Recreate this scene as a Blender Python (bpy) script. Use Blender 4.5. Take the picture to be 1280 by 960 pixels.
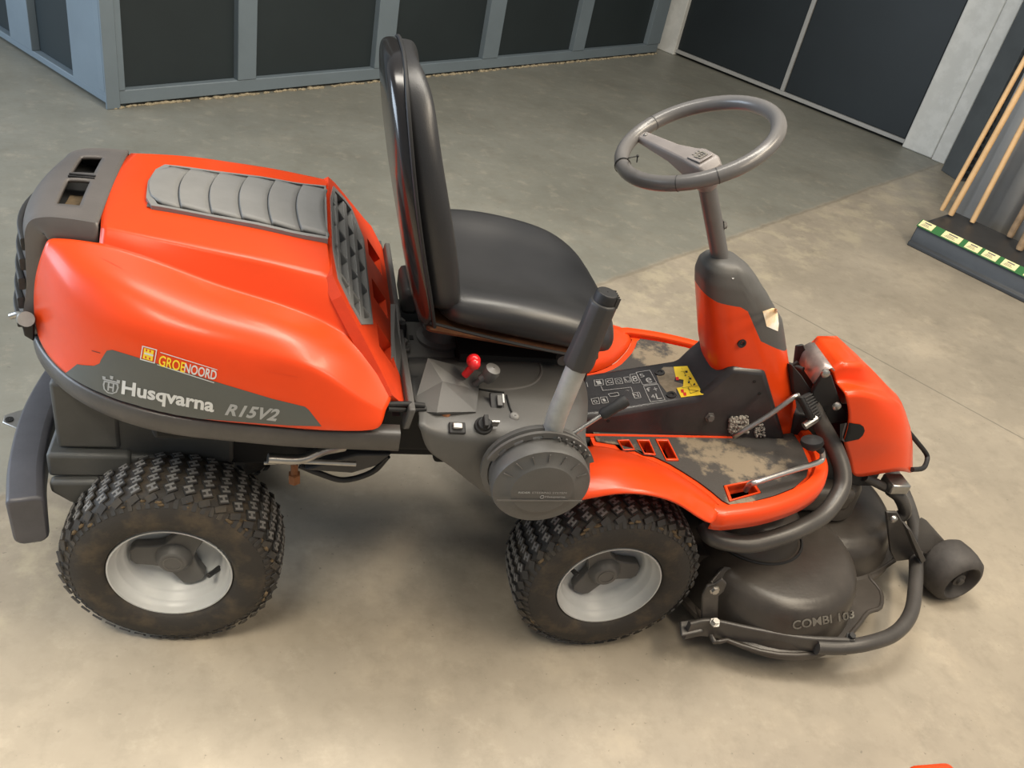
import bpy, bmesh, math, random
from mathutils import Vector, Matrix
from mathutils.bvhtree import BVHTree
random.seed(7)
for o in list(bpy.data.objects): bpy.data.objects.remove(o, do_unlink=True)
SC = bpy.context.scene
C = SC.collection
PI = math.pi
# ---------------------------------------------------------------- camera
# world axes: +X along the mower (towards its deck), +Y away from the viewer, +Z up, origin on the floor under the rear axle
CP = Vector((0.17206861, -1.53865784, 1.57375994))
RW = ((0.96588522, -0.18233589, 0.18390041), (0.04208975, -0.5901510, -0.80619492), (0.25552727, 0.78643208, -0.56234366))
FPX = 1096.236
cd = bpy.data.cameras.new('camera'); cam = bpy.data.objects.new('camera', cd); C.objects.link(cam)
r_, d_, f_ = [Vector(v) for v in RW]
m = Matrix((r_, -d_, -f_)).transposed().to_4x4(); m.translation = CP
cam.matrix_world = m
cd.sensor_width = 36; cd.lens = FPX / 1280 * 36; cd.clip_start = 0.05
SC.camera = cam
# ---------------------------------------------------------------- light
SC.view_settings.view_transform = 'Standard'; SC.view_settings.look = 'None'
SC.view_settings.exposure = 0.75; SC.view_settings.gamma = 1
W = bpy.data.worlds.new('world'); SC.world = W; W.use_nodes = True
bg = W.node_tree.nodes['Background']; bg.inputs[0].default_value = (0.80, 0.84, 0.86, 1); bg.inputs[1].default_value = 0.22
def area(name, loc, look, sx, sy, power, col):
    l = bpy.data.lights.new(name, 'AREA'); l.shape = 'RECTANGLE'; l.size = sx; l.size_y = sy; l.energy = power; l.color = col
    o = bpy.data.objects.new(name, l); C.objects.link(o); o.location = loc
    o.rotation_euler = (Vector(look) - Vector(loc)).to_track_quat('-Z', 'Y').to_euler(); return o
area('ceiling_lamp_and_fill', (2.6, -0.9, 3.6), (1.2, -0.2, 0), 2.4, 0.5, 60, (1, 0.86, 0.66))
area('ceiling_lamp_and_fill', (0.4, 0.4, 3.6), (0.4, 0.2, 0), 2.4, 0.5, 40, (1, 0.93, 0.82))
area('ceiling_lamp_and_fill', (1.5, 0.3, 3.5), (2.9, 1.3, 0.3), 2.4, 0.5, 46, (1, 0.93, 0.80))
area('ceiling_lamp_and_fill', (2.9, -2.7, 3.4), (1.6, -.1, 0), 2.0, 0.5, 26, (1, 0.84, 0.64))
area('ceiling_lamp_and_fill', (-.9, -1.75, 3.4), (-.7, -1.45, 0), 1.2, 0.6, 22, (1, 0.90, 0.74)).data.spread = math.radians(62)  # unseen narrow fill from overhead, added to brighten the lower-left floor
area('gate_daylight', (-4.6, 0.9, 1.7), (0.4, 0.2, 0.5), 3.0, 2.4, 140, (0.72, 0.85, 1.0))

# ---------------------------------------------------------------- measuring helpers: a sight line meets a plane of the room
def ray(px, py):
    a, b = (px - 640) / FPX, (py - 480) / FPX
    return r_ * a + d_ * b + f_
def U(px, py, x=None, y=None, z=None):
    r = ray(px, py)
    if x is not None: t = (x - CP.x) / r.x
    elif y is not None: t = (y - CP.y) / r.y
    else: t = (z - CP.z) / r.z
    return CP + r * t
def UPl(px, py, P0, n):
    r = ray(px, py); return CP + r * ((Vector(P0) - CP).dot(Vector(n)) / r.dot(Vector(n)))

# ---------------------------------------------------------------- materials
def mat(name, col, rough=0.5, metal=0.0, coat=0.0, var=0.0, vscale=8, bump=0.0, bscale=60, col2=None, lo=0.45, hi=0.6, spec=0.5, rvar=0.0):
    m = bpy.data.materials.new(name); m.use_nodes = True; nt = m.node_tree; b = nt.nodes['Principled BSDF']
    b.inputs['Base Color'].default_value = (*col, 1); b.inputs['Roughness'].default_value = rough; b.inputs['Metallic'].default_value = metal
    b.inputs['Coat Weight'].default_value = coat; b.inputs['Coat Roughness'].default_value = 0.12; b.inputs['Specular IOR Level'].default_value = spec
    tc = nt.nodes.new('ShaderNodeTexCoord')
    if var or col2:
        n = nt.nodes.new('ShaderNodeTexNoise'); n.inputs['Scale'].default_value = vscale; n.inputs['Detail'].default_value = 7; n.inputs['Roughness'].default_value = 0.65
        nt.links.new(tc.outputs['Object'], n.inputs['Vector'])
        r = nt.nodes.new('ShaderNodeValToRGB'); nt.links.new(n.outputs['Fac'], r.inputs[0])
        r.color_ramp.elements[0].position = lo if col2 else 0.3; r.color_ramp.elements[1].position = hi if col2 else 0.7
        a = tuple(c * (1 - var) for c in col) if not col2 else col; c2 = col2 or tuple(min(1, c * (1 + var)) for c in col)
        r.color_ramp.elements[0].color = (*a, 1); r.color_ramp.elements[1].color = (*c2, 1)
        nt.links.new(r.outputs[0], b.inputs['Base Color'])
        if rvar:
            mr = nt.nodes.new('ShaderNodeMapRange'); mr.inputs['To Min'].default_value = rough - rvar; mr.inputs['To Max'].default_value = rough + rvar
            nt.links.new(n.outputs['Fac'], mr.inputs['Value']); nt.links.new(mr.outputs[0], b.inputs['Roughness'])
    if bump:
        n = nt.nodes.new('ShaderNodeTexNoise'); n.inputs['Scale'].default_value = bscale; n.inputs['Detail'].default_value = 4
        nt.links.new(tc.outputs['Object'], n.inputs['Vector'])
        bp = nt.nodes.new('ShaderNodeBump'); bp.inputs['Strength'].default_value = bump; bp.inputs['Distance'].default_value = 0.002
        nt.links.new(n.outputs['Fac'], bp.inputs['Height']); nt.links.new(bp.outputs[0], b.inputs['Normal'])
    return m
M = {}
M['red'] = mat('red_plastic', (0.72, 0.056, 0.006), 0.33, coat=0.12, var=0.06, vscale=5, bump=0.03, bscale=220, spec=0.4)
M['red_dark'] = mat('red_plastic_worn', (0.62, 0.046, 0.007), 0.5, var=0.15, vscale=12)
M['grey'] = mat('grey_plastic', (0.085, 0.083, 0.080), 0.48, var=0.12, vscale=9, bump=0.10, bscale=400)
M['cap'] = mat('grey_cap_plastic', (0.115, 0.105, 0.10), 0.36, var=0.12, vscale=9, bump=0.10, bscale=400)
M['louvre'] = mat('pale_grey_plastic', (0.20, 0.20, 0.197), 0.55, var=0.08, vscale=14, bump=0.1, bscale=400)
M['dark'] = mat('dark_plastic', (0.035, 0.034, 0.034), 0.5, var=0.2, vscale=10, bump=0.1, bscale=300)
M['mesh'] = mat('grille_mesh', (0.16, 0.16, 0.155), 0.7, bump=1.0, bscale=500)
M['casing'] = mat('casing_plastic', (0.055, 0.056, 0.054), 0.55, var=0.2, vscale=10, bump=0.1, bscale=300)
M['black'] = mat('black_steel', (0.012, 0.012, 0.013), 0.6, var=0.2)
M['tunnel'] = mat('tunnel_plastic', (0.030, 0.028, 0.030), 0.32, var=0.3, vscale=14, bump=0.06, bscale=300)
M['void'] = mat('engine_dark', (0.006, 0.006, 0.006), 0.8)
M['bumper'] = mat('cast_iron_paint', (0.06, 0.06, 0.07), 0.45, var=0.2, vscale=14, bump=0.1, bscale=200)
M['vinyl'] = mat('seat_vinyl', (0.028, 0.028, 0.030), 0.36, var=0.12, vscale=8, bump=0.12, bscale=500)
M['shell'] = mat('seat_shell', (0.012, 0.010, 0.010), 0.22, coat=0.3)
M['brown'] = mat('reflection_and_bolt_brown', (0.16, 0.06, 0.02), 0.8, var=0.4, vscale=20)  # warm reflection under the seat put into colour; bolt and screw share the brown
M['tyre'] = mat('tyre_rubber', (0.022, 0.019, 0.016), 0.75, col2=(0.075, 0.055, 0.033), vscale=16, lo=0.48, hi=0.75, bump=0.4, bscale=150)
M['lug'] = mat('tread_rubber', (0.024, 0.023, 0.023), 0.7, col2=(0.07, 0.055, 0.035), vscale=12, lo=0.5, hi=0.75)
M['lugtop'] = mat('tread_emboss', (0.15, 0.145, 0.138), 0.8)
M['mud'] = mat('dried_mud', (0.10, 0.07, 0.038), 0.95, var=0.5, vscale=60)
M['rim'] = mat('wheel_paint', (0.42, 0.43, 0.43), 0.38, var=0.05, vscale=18)
M['steel'] = mat('bare_steel', (0.42, 0.41, 0.39), 0.34, metal=0.9, var=0.15, vscale=30)
M['pinksteel'] = mat('worn_steel_cover', (0.40, 0.33, 0.31), 0.38, metal=0.6, var=0.3, vscale=18)
M['rod'] = mat('bright_rod', (0.6, 0.58, 0.55), 0.28, metal=0.85)
M['lever'] = mat('galvanised_lever', (0.36, 0.37, 0.36), 0.5, metal=0.35, var=0.2, vscale=22)
M['wheelgrey'] = mat('steering_plastic', (0.125, 0.12, 0.118), 0.28, var=0.1, vscale=10, bump=0.04, bscale=500)
M['hub'] = mat('steering_hub_plastic', (0.21, 0.19, 0.185), 0.42, var=0.1, vscale=20, bump=0.1, bscale=500)
M['deck'] = mat('deck_plastic', (0.047, 0.040, 0.034), 0.38, var=0.25, vscale=9, bump=0.15, bscale=120, rvar=0.12)
M['tube'] = mat('dusty_black_tube', (0.058, 0.053, 0.049), 0.38, var=0.2, vscale=15, bump=0.1, bscale=200)
M['mat'] = mat('foot_mat', (0.045, 0.040, 0.036), 0.7, col2=(0.20, 0.16, 0.11), vscale=5.5, lo=0.50, hi=0.56, bump=0.5, bscale=260)
M['mudgrey'] = mat('dust_patch', (0.20, 0.165, 0.12), 0.9, var=0.3, vscale=40, bump=0.3, bscale=200)
M['decal'] = mat('decal_grey', (0.082, 0.088, 0.082), 0.42, var=0.06)
M['white'] = mat('print_white', (0.60, 0.61, 0.60), 0.5)
M['greytext'] = mat('print_grey', (0.33, 0.34, 0.34), 0.5)
M['yellow'] = mat('print_yellow', (0.85, 0.62, 0.03), 0.5)
M['ink'] = mat('print_black', (0.02, 0.02, 0.02), 0.6)
M['pale'] = mat('print_pale', (0.33, 0.33, 0.33), 0.6)
M['faint'] = mat('print_faint', (0.16, 0.15, 0.13), 0.6)
M['warnred'] = mat('print_red', (0.6, 0.02, 0.02), 0.5)
M['cream'] = mat('cream_sticker', (0.85, 0.66, 0.42), 0.5, col2=(0.9, 0.86, 0.78), vscale=18)
M['knobred'] = mat('knob_red', (0.75, 0.015, 0.02), 0.3, coat=0.4)
M['knobgrey'] = mat('knob_grey', (0.11, 0.105, 0.10), 0.4)
M['rubber'] = mat('roller_rubber', (0.05, 0.045, 0.042), 0.65, var=0.3, vscale=25, bump=0.2, bscale=100)
M['lump'] = mat('dry_grass_lump', (0.30, 0.28, 0.25), 0.95, var=0.4, vscale=90, bump=0.8, bscale=150)
M['frame'] = mat('partition_frame_paint', (0.165, 0.205, 0.235), 0.5, var=0.08, vscale=3, bump=0.1, bscale=60)
M['panel'] = mat('partition_panel', (0.019, 0.027, 0.030), 0.55, var=0.12, vscale=2)
M['doorp'] = mat('door_panel', (0.012, 0.017, 0.020), 0.5, var=0.15, vscale=2)
M['jamb'] = mat('white_paint', (0.60, 0.60, 0.57), 0.6, col2=(0.68, 0.68, 0.65), vscale=9, bump=0.3, bscale=40)
M['strip'] = mat('door_strip', (0.36, 0.36, 0.35), 0.45, var=0.1)
M['column'] = mat('steel_column', (0.085, 0.094, 0.098), 0.55, var=0.12, vscale=7)
M['sheet'] = mat('corrugated_sheet', (0.40, 0.405, 0.405), 0.55, var=0.08, vscale=4)
M['gravel'] = mat('crumbled_mortar', (0.36, 0.30, 0.20), 0.95, var=0.5, vscale=60, bump=1, bscale=120)
M['wood'] = mat('pale_wood', (0.62, 0.40, 0.20), 0.55, var=0.12, vscale=12)
M['wood2'] = mat('dark_wood', (0.36, 0.24, 0.14), 0.7, var=0.3, vscale=30)
M['tray'] = mat('tray_plastic', (0.030, 0.033, 0.037), 0.5, var=0.15, vscale=12)
M['green'] = mat('green_strip', (0.035, 0.15, 0.045), 0.4)
M['tag'] = mat('price_tag', (0.78, 0.70, 0.38), 0.6, var=0.06, vscale=40)

def floor_mat():
    A, B = U(905, 301, z=0), U(1175, 205, z=0); d = (B - A).normalized(); nrm = Vector((-d.y, d.x, 0))
    E, G = U(1008, 400, z=0), U(1240, 527, z=0); e = (G - E).normalized(); n2 = Vector((-e.y, e.x, 0))
    m = bpy.data.materials.new('concrete_floor'); m.use_nodes = True; nt = m.node_tree; N = nt.nodes; L = nt.links; b = N['Principled BSDF']
    tc = N.new('ShaderNodeTexCoord'); pos = tc.outputs['Object']
    def noise(s, det=6, ro=0.6, vec=pos):
        n = N.new('ShaderNodeTexNoise'); n.inputs['Scale'].default_value = s; n.inputs['Detail'].default_value = det; n.inputs['Roughness'].default_value = ro; L.new(vec, n.inputs['Vector']); return n.outputs['Fac']
    def math_(op, a, b_=None, c_=None):
        n = N.new('ShaderNodeMath'); n.operation = op
        for i, v in enumerate((a, b_, c_)):
            if v is None: continue
            if isinstance(v, (int, float)): n.inputs[i].default_value = v
            else: L.new(v, n.inputs[i])
        return n.outputs[0]
    def dist(P, n_):
        s = N.new('ShaderNodeVectorMath'); s.operation = 'DOT_PRODUCT'; L.new(pos, s.inputs[0]); s.inputs[1].default_value = n_
        return math_('SUBTRACT', s.outputs['Value'], P.dot(n_))
    def ramp(v, stops):
        r = N.new('ShaderNodeValToRGB'); L.new(v, r.inputs[0]); el = r.color_ramp.elements
        while len(el) < len(stops): el.new(0.5)
        for k, (p, c) in enumerate(stops): el[k].position = p; el[k].color = (*c, 1)
        return r.outputs[0]
    def mix(f, a, c):
        n = N.new('ShaderNodeMix'); n.data_type = 'RGBA'
        if isinstance(f, float): n.inputs[0].default_value = f
        else: L.new(f, n.inputs[0])
        for i, v in ((6, a), (7, c)):
            if isinstance(v, tuple): n.inputs[i].default_value = (*v, 1)
            else: L.new(v, n.inputs[i])
        return n.outputs[2]
    def clamp(v, lo, hi):
        n = N.new('ShaderNodeMapRange'); n.interpolation_type = 'SMOOTHSTEP'; L.new(v, n.inputs[0]); n.inputs[1].default_value = lo; n.inputs[2].default_value = hi; return n.outputs[0]
    n1 = noise(1.6, 8, 0.62); n2_ = noise(7, 8, 0.7); n3 = noise(45, 4, 0.6)
    old = ramp(n1, [(0.30, (0.245, 0.213, 0.166)), (0.5, (0.300, 0.261, 0.205)), (0.72, (0.365, 0.318, 0.250))])
    new = ramp(n1, [(0.30, (0.175, 0.172, 0.145)), (0.5, (0.215, 0.212, 0.180)), (0.72, (0.255, 0.25, 0.215))])
    ds = dist(A, nrm)
    dsn = math_('ADD', ds, math_('MULTIPLY', math_('SUBTRACT', n2_, 0.5), 0.06))
    base = mix(clamp(dsn, -0.01, 0.03), old, new)
    band = math_('MULTIPLY', clamp(dsn, -0.42, -0.30), math_('SUBTRACT', 1.0, clamp(dsn, -0.02, 0.02)))
    blot = clamp(n2_, 0.46, 0.62)
    base = mix(math_('MULTIPLY', band, math_('MULTIPLY', blot, 0.75)), base, (0.40, 0.35, 0.255))
    base = mix(math_('MULTIPLY', math_('MULTIPLY', clamp(noise(3.1, 6, 0.7), 0.52, 0.68), math_('SUBTRACT', 1.0, math_('MULTIPLY', clamp(dsn, -0.01, 0.03), 0.75))), 0.42), base, (0.44, 0.375, 0.285))
    base = mix(math_('MULTIPLY', clamp(noise(2.3, 9, 0.75), 0.52, 0.72), 0.38), base, (0.16, 0.14, 0.11))
    base = mix(math_('MULTIPLY', clamp(noise(16, 7, 0.7), 0.46, 0.66), 0.22), base, (0.17, 0.15, 0.115))
    base = mix(math_('MULTIPLY', clamp(noise(11, 8, 0.75), 0.52, 0.68), 0.20), base, (0.50, 0.44, 0.345))
    speck = clamp(noise(70, 2, 0.5), 0.70, 0.76)
    base = mix(math_('MULTIPLY', speck, 0.45), base, (0.07, 0.06, 0.05))
    dc = math_('ABSOLUTE', math_('ADD', dist(E, n2), math_('MULTIPLY', math_('SUBTRACT', n2_, 0.5), 0.008)))
    crack = math_('SUBTRACT', 1.0, clamp(dc, 0.0015, 0.005))
    crack = math_('MULTIPLY', crack, math_('SUBTRACT', 1.0, clamp(ds, -0.1, 0.0)))
    base = mix(math_('MULTIPLY', crack, 0.55), base, (0.09, 0.085, 0.07))
    dj = math_('SUBTRACT', 1.0, clamp(math_('ABSOLUTE', dsn), 0.004, 0.012))
    base = mix(math_('MULTIPLY', dj, 0.30), base, (0.11, 0.09, 0.06))
    base = mix(math_('MULTIPLY', math_('SUBTRACT', n3, 0.5), 0.18), base, (0.5, 0.46, 0.38))
    L.new(base, b.inputs['Base Color'])
    rr = N.new('ShaderNodeMapRange'); L.new(n2_, rr.inputs[0]); rr.inputs[3].default_value = 0.30; rr.inputs[4].default_value = 0.62; L.new(rr.outputs[0], b.inputs['Roughness'])
    bp = N.new('ShaderNodeBump'); bp.inputs['Strength'].default_value = 0.12; bp.inputs['Distance'].default_value = 0.003
    L.new(math_('SUBTRACT', n2_, math_('MULTIPLY', crack, 0.8)), bp.inputs['Height']); L.new(bp.outputs[0], b.inputs['Normal'])
    return m

# ---------------------------------------------------------------- mesh helpers
def link(name, me, m, parent=None, loc=None):
    o = bpy.data.objects.new(name, me); C.objects.link(o)
    if m is not None and not me.materials: me.materials.append(M[m] if isinstance(m, str) else m)
    if parent: o.parent = parent
    return o
def obj(name, bm, m, parent=None, smooth=False, bevel=0, seg=2, sub=0, solid=0, angle=35, label=None):
    bmesh.ops.recalc_face_normals(bm, faces=bm.faces[:])
    me = bpy.data.meshes.new(name); bm.to_mesh(me); bm.free()
    o = link(name, me, m, parent)
    if smooth or sub:
        for p in me.polygons: p.use_smooth = True
    if bevel:
        b = o.modifiers.new('b', 'BEVEL'); b.width = bevel; b.segments = seg; b.limit_method = 'ANGLE'; b.angle_limit = math.radians(angle); b.harden_normals = False
        for p in me.polygons: p.use_smooth = True
    if sub:
        s = o.modifiers.new('s', 'SUBSURF'); s.levels = sub; s.render_levels = sub
    if solid:
        s = o.modifiers.new('t', 'SOLIDIFY'); s.thickness = solid; s.offset = -1
    if (smooth or bevel) and not sub:
        try: me.set_sharp_from_angle(angle=math.radians(50))
        except Exception: pass
    if label: o['label'] = label
    return o
def BM(): return bmesh.new()
def box(bm, c, s, rot=None, mt=None):
    Mx = Matrix.Translation(Vector(c)) @ (rot.to_4x4() if rot is not None else Matrix.Identity(4)) @ Matrix.Diagonal((s[0], s[1], s[2], 1))
    if mt is not None: Mx = mt @ Mx
    return bmesh.ops.create_cube(bm, size=1, matrix=Mx)['verts']
def prism(bm, pts, vec):
    vec = Vector(vec); a = [bm.verts.new(Vector(p)) for p in pts]; b = [bm.verts.new(Vector(p) + vec) for p in pts]; n = len(a)
    bm.faces.new(a); bm.faces.new(list(reversed(b)))
    for i in range(n): bm.faces.new([a[i], b[i], b[(i + 1) % n], a[(i + 1) % n]])
def plate(bm, loops, f, depth):
    """loops: outer then holes, 2D; f maps (u,v) -> Vector; depth: Vector"""
    allE = []; rings = []
    for lp in loops:
        vs = [bm.verts.new(f(*p)) for p in lp]; rings.append(vs)
        for i in range(len(vs)): allE.append(bm.edges.new((vs[i], vs[(i + 1) % len(vs)])))
    g = bmesh.ops.triangle_fill(bm, edges=allE, use_beauty=True, use_dissolve=False)
    fs = [x for x in g['geom'] if isinstance(x, bmesh.types.BMFace)]
    r = bmesh.ops.extrude_face_region(bm, geom=fs)
    for v in [x for x in r['geom'] if isinstance(x, bmesh.types.BMVert)]: v.co += depth
def catmull(P, n=8, closed=False):
    P = [Vector(p) for p in P]; out = []; N_ = len(P)
    rng = N_ if closed else N_ - 1
    for i in range(rng):
        p0 = P[(i - 1) % N_] if closed or i > 0 else P[0] * 2 - P[1]
        p1 = P[i]; p2 = P[(i + 1) % N_]
        p3 = P[(i + 2) % N_] if closed or i + 2 < N_ else P[-1] * 2 - P[-2]
        for k in range(n):
            t = k / n
            out.append(0.5 * ((2 * p1) + (p2 - p0) * t + (2 * p0 - 5 * p1 + 4 * p2 - p3) * t * t + (3 * p1 - p0 - 3 * p2 + p3) * t ** 3))
    if not closed: out.append(P[-1])
    return out
def sweep(bm, path, prof, closed=False, up=Vector((0, 0, 1)), caps=True):
    """prof: function(i,t)->list of (a,b) in frame (side, up) ; or list"""
    n = len(path); rings = []
    prev = None
    for i, p in enumerate(path):
        a = path[(i - 1) % n] if closed or i > 0 else path[i]; b = path[(i + 1) % n] if closed or i < n - 1 else path[i]
        t = (b - a).normalized()
        u0 = up if abs(t.dot(up)) < 0.97 or prev is None else prev
        if abs(t.dot(u0)) > 0.97: u0 = Vector((1, 0, 0))
        if prev is not None: u0 = prev
        s = t.cross(u0).normalized(); u = s.cross(t).normalized(); prev = u
        pr = prof(i / (n - 1)) if callable(prof) else prof
        rings.append([bm.verts.new(p + s * q[0] + u * q[1]) for q in pr])
    m_ = len(rings[0])
    for i in range(n if closed else n - 1):
        A, B = rings[i], rings[(i + 1) % n]
        for k in range(m_): bm.faces.new([A[k], A[(k + 1) % m_], B[(k + 1) % m_], B[k]])
    if caps and not closed:
        bm.faces.new(rings[0]); bm.faces.new(list(reversed(rings[-1])))
def circ(r, n=12, sy=1): return [(r * math.cos(2 * PI * k / n), r * sy * math.sin(2 * PI * k / n)) for k in range(n)]
def tube(bm, pts, r, n=12, smooth=6, closed=False):
    path = catmull(pts, smooth, closed) if smooth > 1 else [Vector(p) for p in pts]
    if callable(r): sweep(bm, path, lambda t: circ(r(t), n), closed)
    else: sweep(bm, path, circ(r, n), closed)
def rrect(w, h, r, n=3):
    out = []
    for cx, cy, a0 in ((w / 2 - r, h / 2 - r, 0), (-w / 2 + r, h / 2 - r, 90), (-w / 2 + r, -h / 2 + r, 180), (w / 2 - r, -h / 2 + r, 270)):
        for k in range(n + 1):
            a = math.radians(a0 + 90 * k / n); out.append((cx + r * math.cos(a), cy + r * math.sin(a)))
    return out
def lathe(bm, prof, mt, n=48, cap0=False, cap1=False):
    """prof: (r, h) ; axis local z"""
    rings = [[bm.verts.new(mt @ Vector((r * math.cos(2 * PI * k / n), r * math.sin(2 * PI * k / n), h))) for k in range(n)] for r, h in prof]
    for A, B in zip(rings, rings[1:]):
        for k in range(n): bm.faces.new([A[k], A[(k + 1) % n], B[(k + 1) % n], B[k]])
    if cap0: bm.faces.new(rings[0])
    if cap1: bm.faces.new(rings[-1])
def grid(bm, rows):
    V = [[bm.verts.new(Vector(p)) if p is not None else None for p in r] for r in rows]
    for A, B in zip(V, V[1:]):
        for k in range(min(len(A), len(B)) - 1):
            q = [A[k], A[k + 1], B[k + 1], B[k]]
            if all(v is not None for v in q): bm.faces.new(q)
    return V
def axis(P, d, roll=0):
    d = Vector(d).normalized(); q = d.to_track_quat('Z', 'Y').to_matrix().to_4x4(); return Matrix.Translation(Vector(P)) @ q @ Matrix.Rotation(roll, 4, 'Z')
def rod(bm, a, b, r, n=12): tube(bm, [a, b], r, n, 1)
def ball(bm, c, r, s=(1, 1, 1), seg=16): bmesh.ops.create_uvsphere(bm, u_segments=seg, v_segments=seg // 2 + 2, radius=r, matrix=Matrix.Translation(Vector(c)) @ Matrix.Diagonal((*s, 1)))
def hexbolt(bm, c, d, r=0.007, h=0.006):
    mt = axis(c, d); lathe(bm, [(r * 1.5, 0), (r * 1.5, h * 0.3), (r, h * 0.3), (r, h)], mt, 6, False, True)
def lerp(a, b, t): return a + (b - a) * t
def mirror(p): return Vector((p[0], -p[1], p[2]))

# text as flat print mapped through a function (u,v in 0..1 of the text's own box)
def text_verts(s, bold=0.0, shear=0.0, sp=1.0):
    cu = bpy.data.curves.new('t', 'FONT'); cu.body = s; cu.size = 1; cu.offset = bold; cu.shear = shear; cu.space_character = sp; cu.resolution_u = 3; cu.fill_mode = 'FRONT'
    o = bpy.data.objects.new('t', cu); C.objects.link(o)
    dg = bpy.context.evaluated_depsgraph_get(); me = bpy.data.meshes.new_from_object(o.evaluated_get(dg))
    vs = [v.co.copy() for v in me.vertices]; fs = [tuple(p.vertices) for p in me.polygons]
    bpy.data.objects.remove(o); bpy.data.curves.remove(cu); bpy.data.meshes.remove(me)
    x0 = min(v.x for v in vs); x1 = max(v.x for v in vs); y0 = min(v.y for v in vs); y1 = max(v.y for v in vs)
    return [((v.x - x0) / (x1 - x0), (v.y - y0) / (y1 - y0)) for v in vs], fs
def text_obj(name, s, fn, m, parent, **k):
    vs, fs = text_verts(s, **k); me = bpy.data.meshes.new(name); me.from_pydata([fn(*v) for v in vs], [], fs)
    return link(name, me, m, parent)
def quad(q, u, v): return (Vector(q[0]) * (1 - u) + Vector(q[1]) * u) * (1 - v) + (Vector(q[3]) * (1 - u) + Vector(q[2]) * u) * v   # q: bl, br, tr, tl
class Surf:
    """places flat prints on a finished shell"""
    def __init__(s, objs, far=9):
        s.far = far
        bpy.context.view_layer.update(); dg = bpy.context.evaluated_depsgraph_get(); vs = []; fs = []
        for o in objs:
            e = o.evaluated_get(dg); me = e.to_mesh(); k = len(vs); vs += [o.matrix_world @ v.co for v in me.vertices]; fs += [[i + k for i in p.vertices] for p in me.polygons]; e.to_mesh_clear()
        s.b = BVHTree.FromPolygons(vs, fs)
    def at(s, px, py, off=0.0012):
        for k in range(40):
            r = ray(px, py - k * .5); h = s.b.ray_cast(CP, r.normalized())
            if h[0] is not None and (h[0] - CP).length < s.far: break
        if h[0] is None: return U(px, py, y=-0.3)
        n = h[1] if h[1].dot(r) < 0 else -h[1]
        return h[0] + n * off
    def q(s, pq, off=0.0012): return lambda u, v: s.at(*quad([(p[0], p[1], 0) for p in pq], u, v)[:2], off)
    def poly(s, name, pts, m, parent, off=0.0010, step=12):
        bm = BM(); f = bm.faces.new([bm.verts.new((p[0], p[1], 0)) for p in pts]); bmesh.ops.triangulate(bm, faces=[f])
        for _ in range(6):
            es = [e for e in bm.edges if e.calc_length() > step]
            if not es: break
            bmesh.ops.subdivide_edges(bm, edges=es, cuts=1); bmesh.ops.triangulate(bm, faces=bm.faces[:])
        for v in bm.verts: v.co = s.at(v.co.x, v.co.y, off)
        return obj(name, bm, m, parent, smooth=True)
def part_empty(name, parent=None, loc=(0, 0, 0)):
    o = bpy.data.objects.new(name, None); C.objects.link(o); o.location = loc; o.empty_display_size = 0.1
    if parent: o.parent = parent
    return o
def tag(o, label, cat, group=None):
    o['label'] = label; o['category'] = cat
    if group: o['group'] = group
    return o
def struct(o): o['kind'] = 'structure'; return o

# ================================================================ SETTING
G = lambda px, py: U(px, py, z=0)
bm = BM(); box(bm, (1.5, 1.0, -0.05), (12, 12, 0.1)); struct(obj('floor', bm, floor_mat()))
class Wall:
    def __init__(s, A, B, room):
        s.A = Vector(A); s.d = (Vector(B) - s.A).normalized(); s.n = Vector((-s.d.y, s.d.x, 0))
        if (Vector(room) - s.A).dot(s.n) < 0: s.n = -s.n
        s.R = Matrix((s.d, s.n, Vector((0, 0, 1)))).transposed()
        s.M = Matrix.Translation(s.A) @ s.R.to_4x4()
    def sz(s, px, py, off=0.0):
        P = UPl(px, py, s.A + s.n * off, s.n) - s.A; return P.dot(s.d), P.z
    def box(s, bm, s0, s1, y0, y1, z0, z1): box(bm, ((s0 + s1) / 2, (y0 + y1) / 2, (z0 + z1) / 2), (abs(s1 - s0), abs(y1 - y0), abs(z1 - z0)), mt=s.M)
room = (1, 0, 0)
HW = 2.7
corner = G(142.6, 134.8)
# back partition: frame posts and dark infill panels
w1 = Wall(corner, G(820, 67), room); L1 = (G(820, 67) - corner).length
rail = w1.sz(297, 97.5)[1]
ps = [w1.sz(156.3, 109)[0], w1.sz(297, 97.5)[0], w1.sz(320, 94)[0], w1.sz(467.6, 82)[0], w1.sz(491, 80)[0], w1.sz(603, 72)[0], w1.sz(622.5, 67.5)[0], w1.sz(715.6, 62.5)[0], w1.sz(730, 60.6)[0], w1.sz(809, 53)[0]]
bm = BM(); w1.box(bm, 0, L1 + .02, -0.08, -0.055, 0, HW); wl = struct(obj('wall_back', bm, 'panel'))
for k in range(5):
    bm = BM(); w1.box(bm, ps[2 * k] - .01, ps[2 * k + 1] + .01, -0.055, -0.035, rail - .01, HW - .05); obj('panel', bm, 'panel', wl)
bm = BM(); w1.box(bm, -0.02, L1, -0.05, 0.0, 0.012, rail - .012); obj('bottom_rail', bm, 'frame', wl, bevel=0.004)
edges = [(-0.04, ps[0])] + [(ps[2 * k + 1], ps[2 * k + 2]) for k in range(4)] + [(ps[9], L1 + .01)]
for a, b in edges:
    bm = BM(); w1.box(bm, a, b, -0.05, 0.004, rail - .012, HW); obj('post', bm, 'frame', wl, bevel=0.003)
bm = BM(); w1.box(bm, -0.04, ps[0] * .42, 0.0045, 0.016, 0.0, HW); obj('corner_trim', bm, 'frame', wl, bevel=0.003)
bm = BM()
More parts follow.
